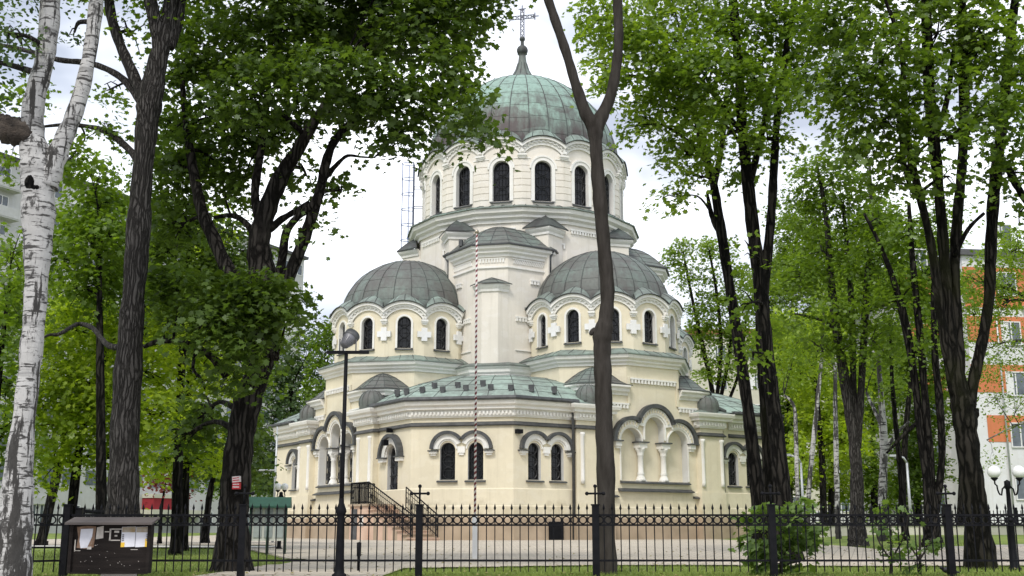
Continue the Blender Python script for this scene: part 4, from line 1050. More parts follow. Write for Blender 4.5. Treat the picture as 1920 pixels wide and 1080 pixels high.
# red and white banded pole on a white post
YR = 24.0
pb = pix(890, 1050, YR); RZ = ground_z(pb.x, YR) + .03
RWP = bpy.data.materials.new('red_white_spiral'); RWP.use_nodes = True; t = RWP.node_tree; b_ = t.nodes['Principled BSDF']
tcn = t.nodes.new('ShaderNodeTexCoord'); sx = t.nodes.new('ShaderNodeSeparateXYZ'); t.links.new(tcn.outputs['Object'], sx.inputs[0])
ma = nd(t, 'ShaderNodeMath'); ma.operation = 'MULTIPLY_ADD'; ma.inputs[1].default_value = 9.0; t.links.new(sx.outputs['Z'], ma.inputs[0])
at = t.nodes.new('ShaderNodeMath'); at.operation = 'ARCTAN2'; t.links.new(sx.outputs['X'], at.inputs[0]); t.links.new(sx.outputs['Y'], at.inputs[1])
dv = t.nodes.new('ShaderNodeMath'); dv.operation = 'DIVIDE'; dv.inputs[1].default_value = 2 * math.pi; t.links.new(at.outputs[0], dv.inputs[0]); t.links.new(dv.outputs[0], ma.inputs[2])
fc = t.nodes.new('ShaderNodeMath'); fc.operation = 'FRACT'; t.links.new(ma.outputs[0], fc.inputs[0])
t.links.new(ramp(t, fc.outputs[0], [(.49, (.16, .012, .02)), (.51, (.72, .70, .68))]), b_.inputs['Base Color']); b_.inputs['Roughness'].default_value = .4
FP = empty('striped_pole', (pb.x, YR, RZ), 0, 'red and white spiral striped pole on a white post', 'flagpole')
zt_ = pix(892, 438, YR).z - RZ; zm = pix(890, 966, YR).z - RZ
m = MB(); m.lathe([(.0, zm - .2), (.026, zm - .2), (.022, zt_), (.0, zt_)], 10); m.build('striped_shaft', RWP, FP)
m = MB(); m.sphere((0, 0, zt_ + .04), .05, 10, 8); m.build('finial', m_plain('gold_ball', (.45, .4, .32), .3, .6), FP)
WPAINT = m_plain('white_paint', (.70, .70, .69), .5, 0, .08, 3)
m = MB(); m.box((-.05, -.045, 0), (.05, .045, zm - .16)); m.build('post', WPAINT, FP)
m = MB(); m.box((-.065, -.06, zm - .16), (.065, .06, zm - .11)); m.lathe([(.06, zm - .11), (.05, zm - .02), (.034, zm + .0), (.0, zm)], 10); m.build('post_cap', WPAINT, FP)
# thin stake behind the fence
p = pix(672, 1068, 18.2); m = MB(); zz = pix(674, 1021, 18.2).z - ground_z(p.x, 18.2); m.lathe([(.0, -.05), (.022, -.05), (.024, zz * .5), (.034, zz * .52), (.036, zz), (0, zz + .01)], 8)
tag(m.build('bollard', IRON, None, (p.x, 18.2, ground_z(p.x, 18.2) + .03)), 'slim dark stake in the courtyard beside the floodlight pole', 'bollard')
# globe lamps
GLOBE = m_plain('opal_globe', (.82, .82, .80), .25, 0, .03)
def globe_lamp(pxb, Y, zh, arm, gr, label, rz=0, sway=0):
    b0 = pix(pxb, 1000, Y); gz = ground_z(b0.x, Y)
    e = empty('globe_lamp', (b0.x, Y, gz), rz, label, 'street lamp', 'twin globe lamps in the churchyard')
    m = MB(); m.lathe([(.0, -.05), (.10, -.05), (.10, .04), (.055, .08), (.05, zh * .55), (.062, zh * .56), (.062, zh * .58), (.04, zh * .6), (.032, zh - .1), (.05, zh - .08), (.05, zh + .02), (.0, zh + .05)], 10); m.build('pole', IRON, e)
    for sg in (-1, 1):
        m = MB(); pts = [(sg * .03, 0, zh - .1)]
        for i in range(9):
            a = math.pi * i / 8; pts.append((sg * (arm * .30 + arm * .30 * -math.cos(a) + .05), 0, zh - .05 - .13 * math.sin(a) * (1.2 if i > 3 else .4) * (1)))
        pts.append((sg * arm, 0, zh - .02)); pts.append((sg * arm, 0, zh + .06))
        m.tube(pts, .014, 6); m.lathe([(.02, zh + .03), (.06, zh + .07), (.05, zh + .09)], 10, (sg * arm, 0)); ao = m.build('arm', IRON, e)
        m = MB(); m.sphere((sg * arm, 0, zh + .07 + gr), gr, 20, 14); m.build('globe', GLOBE, ao)
    return e
Yg = 19.0; gb = pix(1895, 890, Yg)
globe_lamp(1897, Yg, pix(1895, 905, Yg).z - ground_z(gb.x, Yg), .205, .105, 'twin globe lamp on a black post at the right edge')
Yg = 31.0; globe_lamp(524, Yg, pix(524, 925, Yg).z - ground_z(-7, Yg), .09, .10, 'twin globe lamp between green-roofed case and church wall')
# green-roofed display case
YK = 27.0
k0 = pix(468, 1000, YK).x; k1 = pix(537, 1000, YK).x; gz = ground_z(k0, YK)
KS = empty('display_case', ((k0 + k1) / 2, YK, gz), R(8), 'glazed display case with green roof on the left lawn', 'display case')
wk = (k1 - k0) / 2; kz = lambda y: pix(500, y, YK).z - gz
GRN = m_plain('green_sheet', (.012, .065, .04), .6, 0, .15); GRND = m_plain('green_paint', (.012, .05, .03), .5)
m = MB(); z0 = kz(949); z1 = kz(936)
m.add([(x, y, z) for x in (-wk - .08, wk + .08) for y, z in ((-.35, z0), (0, z1 + .05), (.35, z0), (.35, z0 - .04), (-.35, z0 - .04))], [(0, 1, 6, 5), (1, 2, 7, 6), (2, 3, 8, 7), (3, 4, 9, 8), (4, 0, 5, 9), (0, 4, 3, 2, 1), (5, 6, 7, 8, 9)]); m.build('roof', GRN, KS)
m = MB(); m.box((-wk + .04, -.08, kz(1014)), (wk - .04, .12, z0 - .04)); m.build('cabinet', m_noise('pale_panel', (.42, .44, .40), (.58, .58, .52), 2), KS)
m = MB()
for i in range(3):
    a = -wk + .10 + i * (2 * wk - .12) / 3; m.box((a, -.10, kz(1008)), (a + (2 * wk - .3) / 3, -.085, kz(953)))
m.build('glass_door', m_noise('reflective_pane', (.16, .19, .19), (.42, .46, .44), 1.4, .2), KS)
for sx_ in (-wk + .03, 0, wk - .03):
    m = MB(); m.tube([(sx_, -.09, -.05), (sx_, -.09, z0 - .04)], .035, 6); m.build('leg', GRND, KS)
# thin antenna mast and yard lamps in the back
GALV = m_plain('galvanised', (.45, .47, .48), .4, .3, .1)
def mast(px, Y, ytop, r, label, arm=None):
    b0 = pix(px, 990, Y); gz = ground_z(b0.x, Y); zt = pix(px, ytop, Y).z - gz
    e = empty('lamp_mast', (b0.x, Y, gz), 0, label, 'mast'); m = MB(); m.tube([(0, 0, -.05), (0, 0, zt)], [r, r * .6], 8); m.build('pole', GALV, e)
    m = MB()
    if arm == 'lamp': m.tube([(0, 0, zt), (-.12, 0, zt + .22), (-.45, 0, zt + .32)], r * .6, 6); m.box((-.75, -.09, zt + .27), (-.4, .09, zt + .36))
    elif arm == 'cross': m.tube([(-.95, 0, zt * .62), (.0, 0, zt * .62)], .03, 5); m.box((-.05, -.05, zt * .55), (.05, .05, zt * .6))
    m.build('arm', GALV, e)
mast(512, 42.0, 800, .05, 'thin white mast with one side arm by the left of the church', 'cross')
mast(1508, 46.0, 868, .07, 'grey curved street lamp mast among the right birches', 'lamp')
mast(1709, 50.0, 868, .08, 'pale lamp mast beyond the low wall at right', 'lamp')
# bird on the kerb strip
p = pix(1776, 1064, 16.9); BIRD = m_plain('dark_feathers', (.018, .018, .022), .6)
m = MB(); m.sphere((0, 0, 0), 1, 14, 10)
m.v = [(x * .085 * (1 if x > 0 else 1.2), y * .045, z * .045 * (1 - .4 * (x < -.5)) + .075 - .018 * (x < -.3) * abs(x)) for x, y, z in m.v]
m.sphere((.085, 0, .105), .03, 10, 8); m.tube([(.11, 0, .104), (.14, 0, .098)], [.008, .002], 5); m.tube([(-.09, 0, .06), (-.19, 0, .035)], [.022, .012], 5)
for sg in (-1, 1): m.tube([(0, sg * .015, .04), (.005, sg * .015, -.01)], .004, 4)
tag(m.build('pigeon', BIRD, None, (p.x, 16.9, ground_z(p.x, 16.9) + .01), R(190)), 'dark pigeon on the grass behind the right fence post', 'bird')
# small signs on the maple trunk: filled in after the trees
# ---------------------------------------------------------------- trees
BARK_D = m_bark('dark_bark', (.007, .0065, .006), (.040, .036, .031), 7, .13)
BARK_L = m_bark('brown_bark', (.013, .0115, .010), (.055, .049, .043), 8, .10)
BARK_G = m_bark('grey_bark', (.038, .035, .032), (.10, .093, .086), 15, .07)
BARK_M = m_bark('mossy_bark', (.007, .0065, .005), (.036, .032, .026), 7, .12, (.026, .029, .009))
BARK_T = m_noise('smooth_bark', (.026, .0225, .019), (.062, .055, .049), 3.2, .95, .8, .02, stretch=(3, 3, .55), detail=8, spec=.1)
BIRCH = m_birch('birch_bark', 3.4); BIRCH_F = m_birch('far_birch_bark', 1.5, .55, .055)
LEAF_D = m_leaf('maple_leaf_dark', (.034, .066, .010), (.085, .135, .020), .42)
LEAF_M = m_leaf('maple_leaf_mid', (.055, .105, .012), (.13, .20, .022), .5)
LEAF_M2 = m_leaf('maple_leaf_green', (.045, .088, .011), (.11, .17, .021), .48)
LEAF_L = m_leaf('leaf_light', (.075, .135, .016), (.175, .25, .032), .52)
LEAF_Y = m_leaf('leaf_yellow_green', (.15, .225, .018), (.30, .38, .035), .54)
LEAF_B = m_leaf('leaf_blue_green', (.035, .075, .03), (.08, .125, .045), .4)
LEAF_R = m_leaf('leaf_dark_red', (.10, .012, .014), (.20, .03, .03), .3)

def catmull(P, k=5):
    if len(P) < 3: return P
    o = []; n = len(P)
    for i in range(n - 1):
        a, b, c, d = P[max(i - 1, 0)], P[i], P[i + 1], P[min(i + 2, n - 1)]
        for j in range(k):
            t = j / k
            o.append(tuple(.5 * ((2 * b[q]) + (-a[q] + c[q]) * t + (2 * a[q] - 5 * b[q] + 4 * c[q] - d[q]) * t * t + (-a[q] + 3 * b[q] - 3 * c[q] + d[q]) * t ** 3) for q in range(len(b))))
    o.append(tuple(P[-1])); return o
MAPLE = np.array([(0, -.5), (.16, -.28), (.44, -.22), (.34, .02), (.5, .26), (.2, .22), (0, .55), (-.2, .22), (-.5, .26), (-.34, .02), (-.44, -.22), (-.16, -.28)], float)
OVAL = np.array([(0, -.5), (.26, -.2), (.26, .15), (0, .5), (-.26, .15), (-.26, -.2)], float)
def leaf_mesh(name, C, N, S, mat, shape, rng, origin):
    """one leaf-sized face at each centre C, facing N, of size S"""
    n = len(C); k = len(shape)
    T = rng.normal(size=(n, 3)); T -= (T * N).sum(1)[:, None] * N; T /= np.linalg.norm(T, axis=1)[:, None] + 1e-9
    B = np.cross(N, T)
    sx = shape[:, 0][None, :, None] * S[:, None, None]; sy = shape[:, 1][None, :, None] * S[:, None, None]
    cup = -(shape[:, 0] ** 2 + .5 * shape[:, 1] ** 2)[None, :, None] * S[:, None, None] * .45
    V = (C - origin)[:, None, :] + sx * B[:, None, :] + sy * T[:, None, :] + cup * N[:, None, :]
    V = V.reshape(-1, 3)
    me = bpy.data.meshes.new(name); me.vertices.add(n * k); me.loops.add(n * k); me.polygons.add(n)
    me.vertices.foreach_set('co', V.astype(np.float32).ravel()); me.loops.foreach_set('vertex_index', np.arange(n * k, dtype=np.int32))
    me.polygons.foreach_set('loop_start', np.arange(0, n * k, k, dtype=np.int32))
    me.update(calc_edges=True); me.validate(); me.materials.append(mat)
    return me
def crown_points(blobs, leaf, lai, rng, spray=.38, per=26, flat=.28, droop=.5):
    C = []; N = []; SPR = []
    for c, rx, ry, rz, d in blobs:
        nl = int(max(20, d * lai * 1.5 * math.pi * rx * rz / (leaf * leaf * .5)))
        ns = max(3, nl // per)
        u = rng.normal(size=(ns, 3)); u /= np.linalg.norm(u, axis=1)[:, None]
        r = rng.uniform(.12, 1, ns) ** .45
        cc = np.array(c) + u * r[:, None] * np.array([rx, ry, rz])
        out_ = u * np.array([1, 1, .4]); 
        for i in range(ns):
            m = int(per * rng.uniform(.5, 1.5)); s = spray * rng.uniform(.6, 1.35)
            nn = np.array([0, 0, 1.0]) + out_[i] * .55 + rng.normal(size=3) * .25; nn /= np.linalg.norm(nn)
            a = np.clip(rng.normal(size=(m, 3)), -1.5, 1.5) * s * .55; h = a @ nn; a -= np.outer(h * (1 - flat), nn)
            a[:, 2] -= droop * (a[:, 0] ** 2 + a[:, 1] ** 2) / max(s, .1) * .5
            C.append(cc[i] + a); ln_ = nn + rng.normal(size=(m, 3)) * .42; N.append(ln_ / np.linalg.norm(ln_, axis=1)[:, None])
        SPR.append(cc)
    return np.concatenate(C), np.concatenate(N), SPR
def tree(name, label, Y, stems, blobs, bark=BARK_D, leafmat=LEAF_M, leaf=.12, lai=3.2, seed=1, cat='tree', group=None, shape=MAPLE, spray=.38, twigs=True, tw_mat=None, flare=1.35, base=None, per=26, droop=.5, drift=None, nseg=14, jit=.05):
    rg = random.Random(seed); rng = np.random.default_rng(seed)
    bx_, by_, bw_ = stems[0][0][:3]
    b0 = pix(bx_, by_, Y); bz_ = ground_z(b0.x, Y)
    if base is not None: bz_ = base
    root = empty(name, (b0.x, Y, bz_), 0, label, cat, group); O = Vector((b0.x, Y, bz_))
    tm = MB(); skel = []
    for si, s in enumerate(stems):
        dr = (drift[si] if drift else (0 if si == 0 else rg.uniform(-.9, .9)))
        py0 = s[0][1]; py1 = s[-1][1]; pts = []
        for q in s:
            f = (py0 - q[1]) / ((py0 - py1) or 1); y = Y + dr * max(0, f) * (1.0 if len(q) < 4 else 1) + (q[3] if len(q) > 3 else 0)
            p = pix(q[0], q[1], y); pts.append((p.x, p.y, p.z, q[2] * mpp(y, q[1]) / 2))
        if si == 0:
            p = pts[0]; pts = [(p[0], p[1], bz_ - .15, p[3] * flare)] + ([(p[0], p[1], bz_ + .12, p[3] * (1 + (flare - 1) * .5))] if p[2] > bz_ + .3 else []) + [q for q in pts if q[2] > bz_ + .25]
        pts = catmull(pts, 5)
        ph = [rg.uniform(0, 6.28) for _ in range(6)]
        P = [Vector(p[:3]) - O for p in pts]; rad = [p[3] * (1 + .05 * math.sin(i * 1.7 + ph[0]) + .03 * math.sin(i * .6 + ph[1])) for i, p in enumerate(pts)]
        tm.tube(P, rad, nseg, jit=jit, rng=rg)
        skel += [(p, r) for p, r in zip(P, rad)]
    to = tm.build('trunk', bark, root)
    if not blobs: return root
    bl = []
    for b in blobs:
        px, py, rx, ry = b[:4]; dd = b[4] if len(b) > 4 else rg.uniform(-1, 1); de = b[5] if len(b) > 5 else 1
        y = Y + dd; p = pix(px, py, y); k = mpp(y, py); bl.append(((p.x - O.x, p.y - O.y, p.z - O.z), rx * k, max(.5, (rx + ry) / 2 * k * 1.0), ry * k, de))
    C, N, SPR = crown_points(bl, leaf, lai, rng, spray, per, droop=droop)
    S = leaf * rng.uniform(.45, 1.3, len(C))
    me = leaf_mesh('crown', C, N, S, leafmat, shape, rng, np.zeros(3)); link_mesh('crown', me, root)
    if twigs:
        tb = MB()
        for (c, rx, ry, rz, d), spr in zip(bl, SPR):
            c = Vector(c); best = min(skel, key=lambda q: (q[0] - c).length + (1.2 * max(0, q[0].z - c.z)))
            a = best[0]; r0 = min(best[1] * .55, .02 + .012 * (a - c).length + .02)
            mid = a.lerp(c, .5) + Vector((rg.uniform(-.15, .15), rg.uniform(-.1, .1), .12 * (a - c).length))
            tb.tube([Vector(q) for q in catmull([tuple(a), tuple(mid), tuple(c)], 4)], [r0 * (1 - .09 * i) for i in range(9)][:9], 6)
            for i in range(min(len(spr), 9)):
                e = Vector(spr[rg.randrange(len(spr))]); st_ = mid.lerp(c, rg.uniform(.3, 1)); tb.tube([st_, st_.lerp(e, .55) + Vector((0, 0, .06)), e], [r0 * .4, r0 * .25, .006], 4)
        tb.build('branches', tw_mat or bark, root)
    return root

# 1 birch at the far left, outside the fence
tree('birch_tree', 'large white birch with twin stems at the far left edge', 13.8,
     [[(16, 1180, 88), (20, 1080, 76), (29, 970, 64), (36, 870, 50), (50, 740, 40), (62, 620, 40), (69, 510, 44), (72, 400, 58), (70, 330, 62), (66, 290, 53), (60, 240, 43), (66, 180, 37), (84, 110, 35), (93, 30, 35), (95, -60, 35), (100, -200, 28), (104, -420, 14)],
      [(84, 350, 50), (100, 305, 41), (122, 255, 34), (146, 195, 29), (166, 110, 26), (179, 20, 25), (190, -120, 22), (205, -300, 10)],
      ],
     [(10, 60, 60, 60, -.5, .8), (40, -60, 110, 70, 0), (130, -80, 90, 60, .5), (-40, 120, 50, 90, 0, .8), (230, -110, 80, 60, 0), (140, 60, 18, 30, .6, .4)],
     BIRCH, LEAF_B, .07, 2.2, 11, shape=OVAL, base=-.74, drift=[0, .4], tw_mat=BARK_G, spray=.3)
bt = [o for o in col.objects if o.name.startswith('birch_tree')][0]
m = MB(); P = [pix(x, y, 13.75) - Vector(bt.location) for x, y in ((60, 262), (44, 250), (24, 246), (8, 240), (-6, 232))]
m.tube(catmull([tuple(q) for q in P], 4), [(.10 + .08 * math.sin(i / 16 * 2.7)) * (1 + .12 * math.sin(i * 2.1)) for i in range(17)], 14, jit=.10, rng=random.Random(2)); m.build('burl', m_noise('burl_bark', (.012, .009, .007), (.12, .095, .075), 5, .95, 1.0, .05, stretch=(1, 1, 2.2)), bt)
m = MB(); q = pix(56, 340, 13.6) - Vector(bt.location); m.sphere((q.x, q.y + .05, q.z), .085, 12, 8, 1.3); m.sphere((q.x + .06, q.y + .06, q.z - .07), .07, 10, 8, .8); m.build('knot', BARK_D, bt)
# 2 grey linden behind the notice board
tree('linden_tree', 'tall grey ridged linden trunk rising behind the notice board', 16.9,
     [[(228, 1072, 72), (230, 960, 60), (233, 850, 55), (240, 700, 50), (250, 560, 43), (259, 440, 44), (266, 340, 38), (276, 230, 42), (284, 175, 46), (297, 110, 34), (312, 60, 30), (322, -20, 26), (330, -150, 20), (336, -330, 10)],
      [(279, 200, 34), (264, 172, 22), (243, 125, 21), (222, 75, 19), (206, 15, 18), (196, -90, 15), (180, -220, 8)],
      [(318, 90, 18), (334, 40, 20), (342, -30, 17), (352, -180, 10)], [(300, 110, 22), (296, 60, 27), (282, 0, 24), (268, -100, 17), (258, -240, 8)],
      [(266, 195, 15), (238, 155, 14), (205, 132, 12), (165, 118, 11), (110, 112, 10), (50, 95, 9), (0, 84, 7)],
      [(262, 305, 15), (240, 278, 13), (205, 250, 12), (170, 238, 9), (120, 234, 7), (60, 240, 4)],
      [(228, 652, 14), (204, 648, 11), (188, 632, 9), (172, 614, 9), (145, 608, 8), (112, 626, 7), (92, 628, 5), (70, 640, 3)]],
     [(250, 60, 40, 50, .3, .45), (340, 20, 60, 70, .5, .8), (200, 170, 40, 36, .6, .5), (60, 190, 50, 45, 1, .6), (130, 300, 60, 50, 1.2, .7), (200, 250, 46, 36, .8, .6), (260, -90, 130, 80, 0), (160, -60, 90, 60, 0), (370, -80, 90, 90, 0, 1), (20, 300, 40, 50, 1, .5)],
     BARK_G, LEAF_M, .10, 2.4, 21, drift=[0, .5, .4, -.5, .8, 1.0, 1.0])
# 3 dark maple behind the fence with a huge crown
tree('maple_tree', 'dark leaning maple whose broad crown hangs over the left dome', 18.2,
     [[(435, 1066, 66), (437, 1000, 60), (440, 930, 56), (446, 860, 54), (456, 790, 52), (470, 735, 50), (487, 690, 46), (498, 640, 44), (503, 590, 48), (500, 545, 54), (490, 500, 50), (486, 450, 40), (502, 390, 36), (528, 330, 30), (556, 285, 25), (585, 235, 20), (612, 190, 15), (640, 120, 10)],
      [(515, 570, 34), (540, 520, 26), (562, 470, 23), (585, 405, 21), (602, 350, 19), (610, 310, 18), (624, 270, 16), (652, 235, 13), (690, 190, 9)],
      [(520, 540, 22), (530, 480, 17), (537, 435, 15), (560, 405, 13), (585, 385, 14), (603, 345, 14)],
      [(505, 430, 16), (530, 410, 13), (556, 395, 11), (580, 380, 10)],
      [(470, 560, 40), (430, 510, 29), (402, 450, 25), (380, 400, 23), (366, 340, 19), (356, 280, 16), (346, 210, 11), (340, 120, 8)],
      [(612, 330, 12), (635, 305, 8), (652, 292, 6), (676, 294, 4), (700, 296, 3)],
      [(488, 480, 14), (470, 430, 12), (440, 405, 10), (400, 408, 6)], [(486, 420, 18), (478, 360, 16), (488, 290, 14), (500, 200, 11), (510, 60, 8)],
      [(425, 705, 17), (400, 672, 15), (372, 652, 12), (340, 641, 11), (300, 640, 10), (270, 650, 8)], [(368, 655, 8), (362, 690, 6), (378, 712, 5), (384, 730, 3)],
      [(506, 665, 20), (520, 672, 10)]],
     [(862, 20, 76, 50, 1, .9), (790, 60, 110, 80, 0, 1.2), (660, 40, 130, 90, 1, 1.2), (530, 60, 110, 100, 0, 1.1), (830, 140, 62, 66, -1, 1.1), (880, 200, 42, 44, -1.5), (905, 258, 24, 38, -1.5, .9), (740, 190, 90, 60, -1, 1.1), (745, 255, 42, 40, -1, .8), (620, 150, 110, 70, -1.5, 1.2), (470, 170, 90, 70, -1, .9), (840, 255, 30, 22, -1.2, .7), (912, 2, 26, 14, 1, .8),
      (320, 250, 40, 50, 1.5, .9), (400, 300, 50, 46, 1.2, .9), (350, 150, 50, 60, 1.2, .8), (460, 250, 50, 40, 1, .9), (540, 250, 40, 40, .6, .7), (410, 80, 90, 90, 1), (400, 220, 66, 66, .5, .7), (560, 230, 50, 40, .6, .6), (470, 290, 56, 50, .8, .8), (655, 220, 50, 40, 0, .8), (445, 350, 50, 50, 1, .7), (575, 330, 30, 30, .5, .7), (640, 360, 34, 18, -.3, .7), (590, 430, 24, 24, -.3, .7), (340, 330, 50, 70, 1, .8), (330, 430, 44, 60, 1, .8),
      (330, 540, 56, 56, -.6, 1.2), (410, 545, 80, 50, -1.3, 1.3), (500, 560, 66, 60, -1.5, 1.3), (550, 590, 30, 30, -1.2, .9), (400, 610, 70, 50, -1.5, 1.2), (470, 640, 50, 46, -1.5, 1.1), (440, 700, 44, 36, -1.2, 1), (320, 610, 40, 44, 0, .8), (380, 780, 46, 50, 1.5, .8), (340, 820, 40, 40, 1.5, .6),
      (760, -90, 190, 90, 0), (560, -100, 190, 90, 0), (900, -70, 110, 60, 0)],
     BARK_L, LEAF_D, .12, 4.6, 31, drift=[0, -.7, -.5, .2, .9, -.7, .6, .8, -.3, -.3, -.2], spray=.42)
# 4 forked bare tree in front of the church
tree('ash_tree', 'slender bare trunk forking high in front of the right chapel', 17.4,
     [[(1137, 1074, 40), (1137, 1010, 34), (1136, 900, 34), (1133, 800, 33), (1131, 720, 32), (1129, 660, 33), (1130, 628, 36), (1136, 596, 28), (1139, 545, 26), (1134, 480, 26), (1127, 400, 26), (1121, 330, 25), (1117, 270, 24), (1114, 238, 30), (1098, 212, 24), (1080, 160, 19), (1062, 100, 18), (1040, 35, 17), (1022, -20, 17), (1000, -100, 15), (985, -260, 9)],
      [(1116, 250, 24), (1126, 222, 26), (1143, 185, 21), (1155, 130, 19), (1160, 70, 18), (1158, 0, 17), (1160, -110, 14), (1175, -280, 8)], [(1130, 640, 30), (1120, 625, 22), (1112, 622, 14), (1107, 628, 6)]],
     [(960, -220, 90, 60, 0, .7), (1160, -230, 110, 60, 0, .8)], BARK_T, LEAF_M, .10, 2, 41, drift=[0, .3, 0], flare=1.15, jit=.03)
# 5, 6 the pair at the right end of the church
tree('linden_tree', 'dark left trunk of the pair beside the church right end', 24.5,
     [[(1428, 1046, 40), (1424, 960, 30), (1410, 830, 24), (1396, 720, 22), (1381, 620, 20), (1364, 510, 19), (1350, 420, 18), (1338, 345, 16), (1322, 290, 15), (1305, 220, 11), (1290, 130, 8)], [(1353, 440, 14), (1338, 415, 10), (1330, 385, 8), (1326, 360, 5)], [(1338, 350, 13), (1352, 280, 11), (1362, 180, 9)]],
     [(1170, 60, 80, 55, -2), (1140, 140, 46, 44, -2.5, .9), (1230, 110, 90, 70, -2), (1260, 200, 90, 60, -1.5), (1200, 232, 46, 34, -2, .8), (1290, 290, 64, 50, -1, 1), (1265, 370, 34, 34, -1, .9), (1130, 30, 50, 50, -1.5, .8), (1330, 210, 60, 50, 0), (1260, 20, 100, 50, -1), (1220, -70, 140, 60, 0), (1300, 330, 30, 24, -1, .8)],
     BARK_D, LEAF_L, .125, 3.2, 51, group=None, spray=.5)
tree('linden_tree', 'taller right trunk of the pair beside the church right end', 22.8,
     [[(1478, 1052, 48), (1470, 960, 38), (1460, 850, 30), (1446, 730, 27), (1434, 620, 26), (1424, 520, 26), (1412, 430, 25), (1402, 340, 22), (1392, 240, 20), (1385, 130, 17), (1376, 20, 18), (1366, -110, 13), (1360, -250, 7)],
      [(1430, 560, 20), (1440, 470, 18), (1447, 390, 17), (1452, 300, 15), (1458, 210, 13), (1470, 120, 12), (1490, 0, 9)], [(1404, 350, 14), (1424, 270, 12), (1440, 190, 9), (1452, 130, 6)], [(1392, 250, 11), (1372, 225, 9), (1345, 180, 7), (1300, 110, 5), (1250, 60, 3)]],
     [(1380, 60, 110, 80, 0), (1330, 130, 90, 70, -1, .9), (1420, 150, 80, 70, -1), (1480, 60, 90, 80, 0), (1370, 250, 60, 46, -1, .8), (1440, 260, 50, 50, 0, .7), (1400, 300, 40, 50, 1, .5), (1500, 160, 70, 60, 0), (1395, 570, 16, 50, -.6, .7), (1405, 480, 18, 40, -.6, .5), (1410, 660, 12, 40, -.6, .6), (1400, -90, 150, 70, 0), (1530, -60, 100, 70, 0)],
     BARK_D, LEAF_M, .125, 2.7, 52, spray=.5)
tree('linden_tree', 'dark trunk half hidden between the pair of trunks', 27.5,
     [[(1447, 1030, 34), (1443, 900, 26), (1436, 780, 22), (1428, 680, 17), (1422, 600, 12), (1425, 500, 7)]], [(1430, 540, 30, 40, 0, .6), (1440, 620, 30, 30, 0, .5)], BARK_M, LEAF_L, .14, 2, 53)
# 9 the heavy many-stemmed tree at the right
tree('maple_tree', 'heavy dark mossy tree dividing into many stems at right', 19.6,
     [[(1838, 1054, 52), (1832, 980, 46), (1822, 900, 44), (1812, 820, 42), (1806, 770, 42), (1796, 720, 35), (1784, 640, 25), (1774, 540, 21), (1768, 450, 20), (1760, 350, 19), (1750, 250, 23), (1742, 160, 21), (1738, 60, 19), (1734, -60, 15), (1730, -220, 8)],
      [(1792, 740, 22), (1774, 650, 19), (1760, 560, 17), (1748, 470, 16), (1728, 380, 15), (1706, 290, 14), (1696, 200, 12), (1690, 90, 9), (1660, 0, 6)],
      [(1798, 700, 24), (1794, 600, 20), (1790, 500, 19), (1795, 410, 19), (1803, 320, 18), (1808, 220, 20), (1806, 110, 18), (1803, 0, 15), (1800, -160, 9)],
      [(1816, 770, 24), (1828, 700, 21), (1844, 630, 20), (1855, 550, 20), (1858, 460, 21), (1864, 360, 22), (1876, 260, 19), (1886, 160, 18), (1896, 60, 17), (1910, -60, 12), (1920, -200, 7)],
      [(1866, 330, 15), (1885, 310, 15), (1905, 345, 14), (1925, 380, 12)], [(1728, 380, 10), (1700, 330, 9), (1680, 200, 9), (1640, 150, 8), (1590, 110, 5)], [(1790, 480, 9), (1815, 430, 8), (1845, 400, 6)], [(1812, 800, 22), (1826, 778, 18), (1832, 768, 8)], [(1752, 260, 12), (1775, 190, 10), (1790, 80, 8)]],
     [(1580, 50, 90, 90, 0), (1660, 110, 100, 90, -1), (1560, 170, 80, 60, -.5), (1640, 230, 90, 60, -1), (1760, 60, 100, 90, 0), (1750, 180, 80, 60, -1, .8), (1850, 80, 80, 90, -.5, .9), (1870, 210, 70, 70, -1, 1), (1800, 260, 70, 40, -1.2, .8), (1700, 310, 70, 45, -1, .8), (1900, 320, 50, 50, -.5, .9), (1780, 330, 46, 36, -1, .6), (1590, 280, 70, 40, 0, .7), (1920, 140, 50, 70, 0, 1), (1910, 400, 30, 30, 0, .8), (1640, 350, 50, 30, 0, .5),
      (1700, -80, 190, 80, 0), (1880, -70, 130, 70, 0)],
     BARK_M, LEAF_M2, .13, 2.7, 61, spray=.45)
# 7 and 8: trees across the yard
tree('linden_tree', 'three-stemmed grey tree in the right lawn by the kerb', 33.5,
     [[(1608, 1000, 34), (1607, 960, 26), (1606, 880, 24), (1597, 800, 19), (1582, 700, 20), (1566, 600, 16), (1556, 500, 13), (1548, 400, 9), (1530, 300, 5)], [(1604, 830, 14), (1600, 720, 12), (1598, 600, 12), (1590, 480, 9), (1580, 380, 6)], [(1607, 840, 15), (1614, 740, 13), (1620, 630, 14), (1626, 520, 11), (1634, 420, 8), (1630, 300, 5)], [(1570, 620, 8), (1540, 600, 6), (1490, 588, 3)]],
     [(1560, 340, 80, 70, 0), (1620, 400, 70, 60, 0), (1500, 380, 50, 60, 1, .8), (1540, 470, 60, 60, 0, .8), (1640, 500, 70, 60, -1, .8), (1500, 520, 50, 50, 0, .7), (1580, 580, 70, 40, -1, .8), (1640, 640, 80, 40, -1, .8), (1540, 660, 60, 40, 0, .6), (1690, 580, 60, 50, 0, .7), (1480, 600, 40, 40, 0, .7)],
     BARK_G, LEAF_M, .13, 2.9, 71, spray=.6)
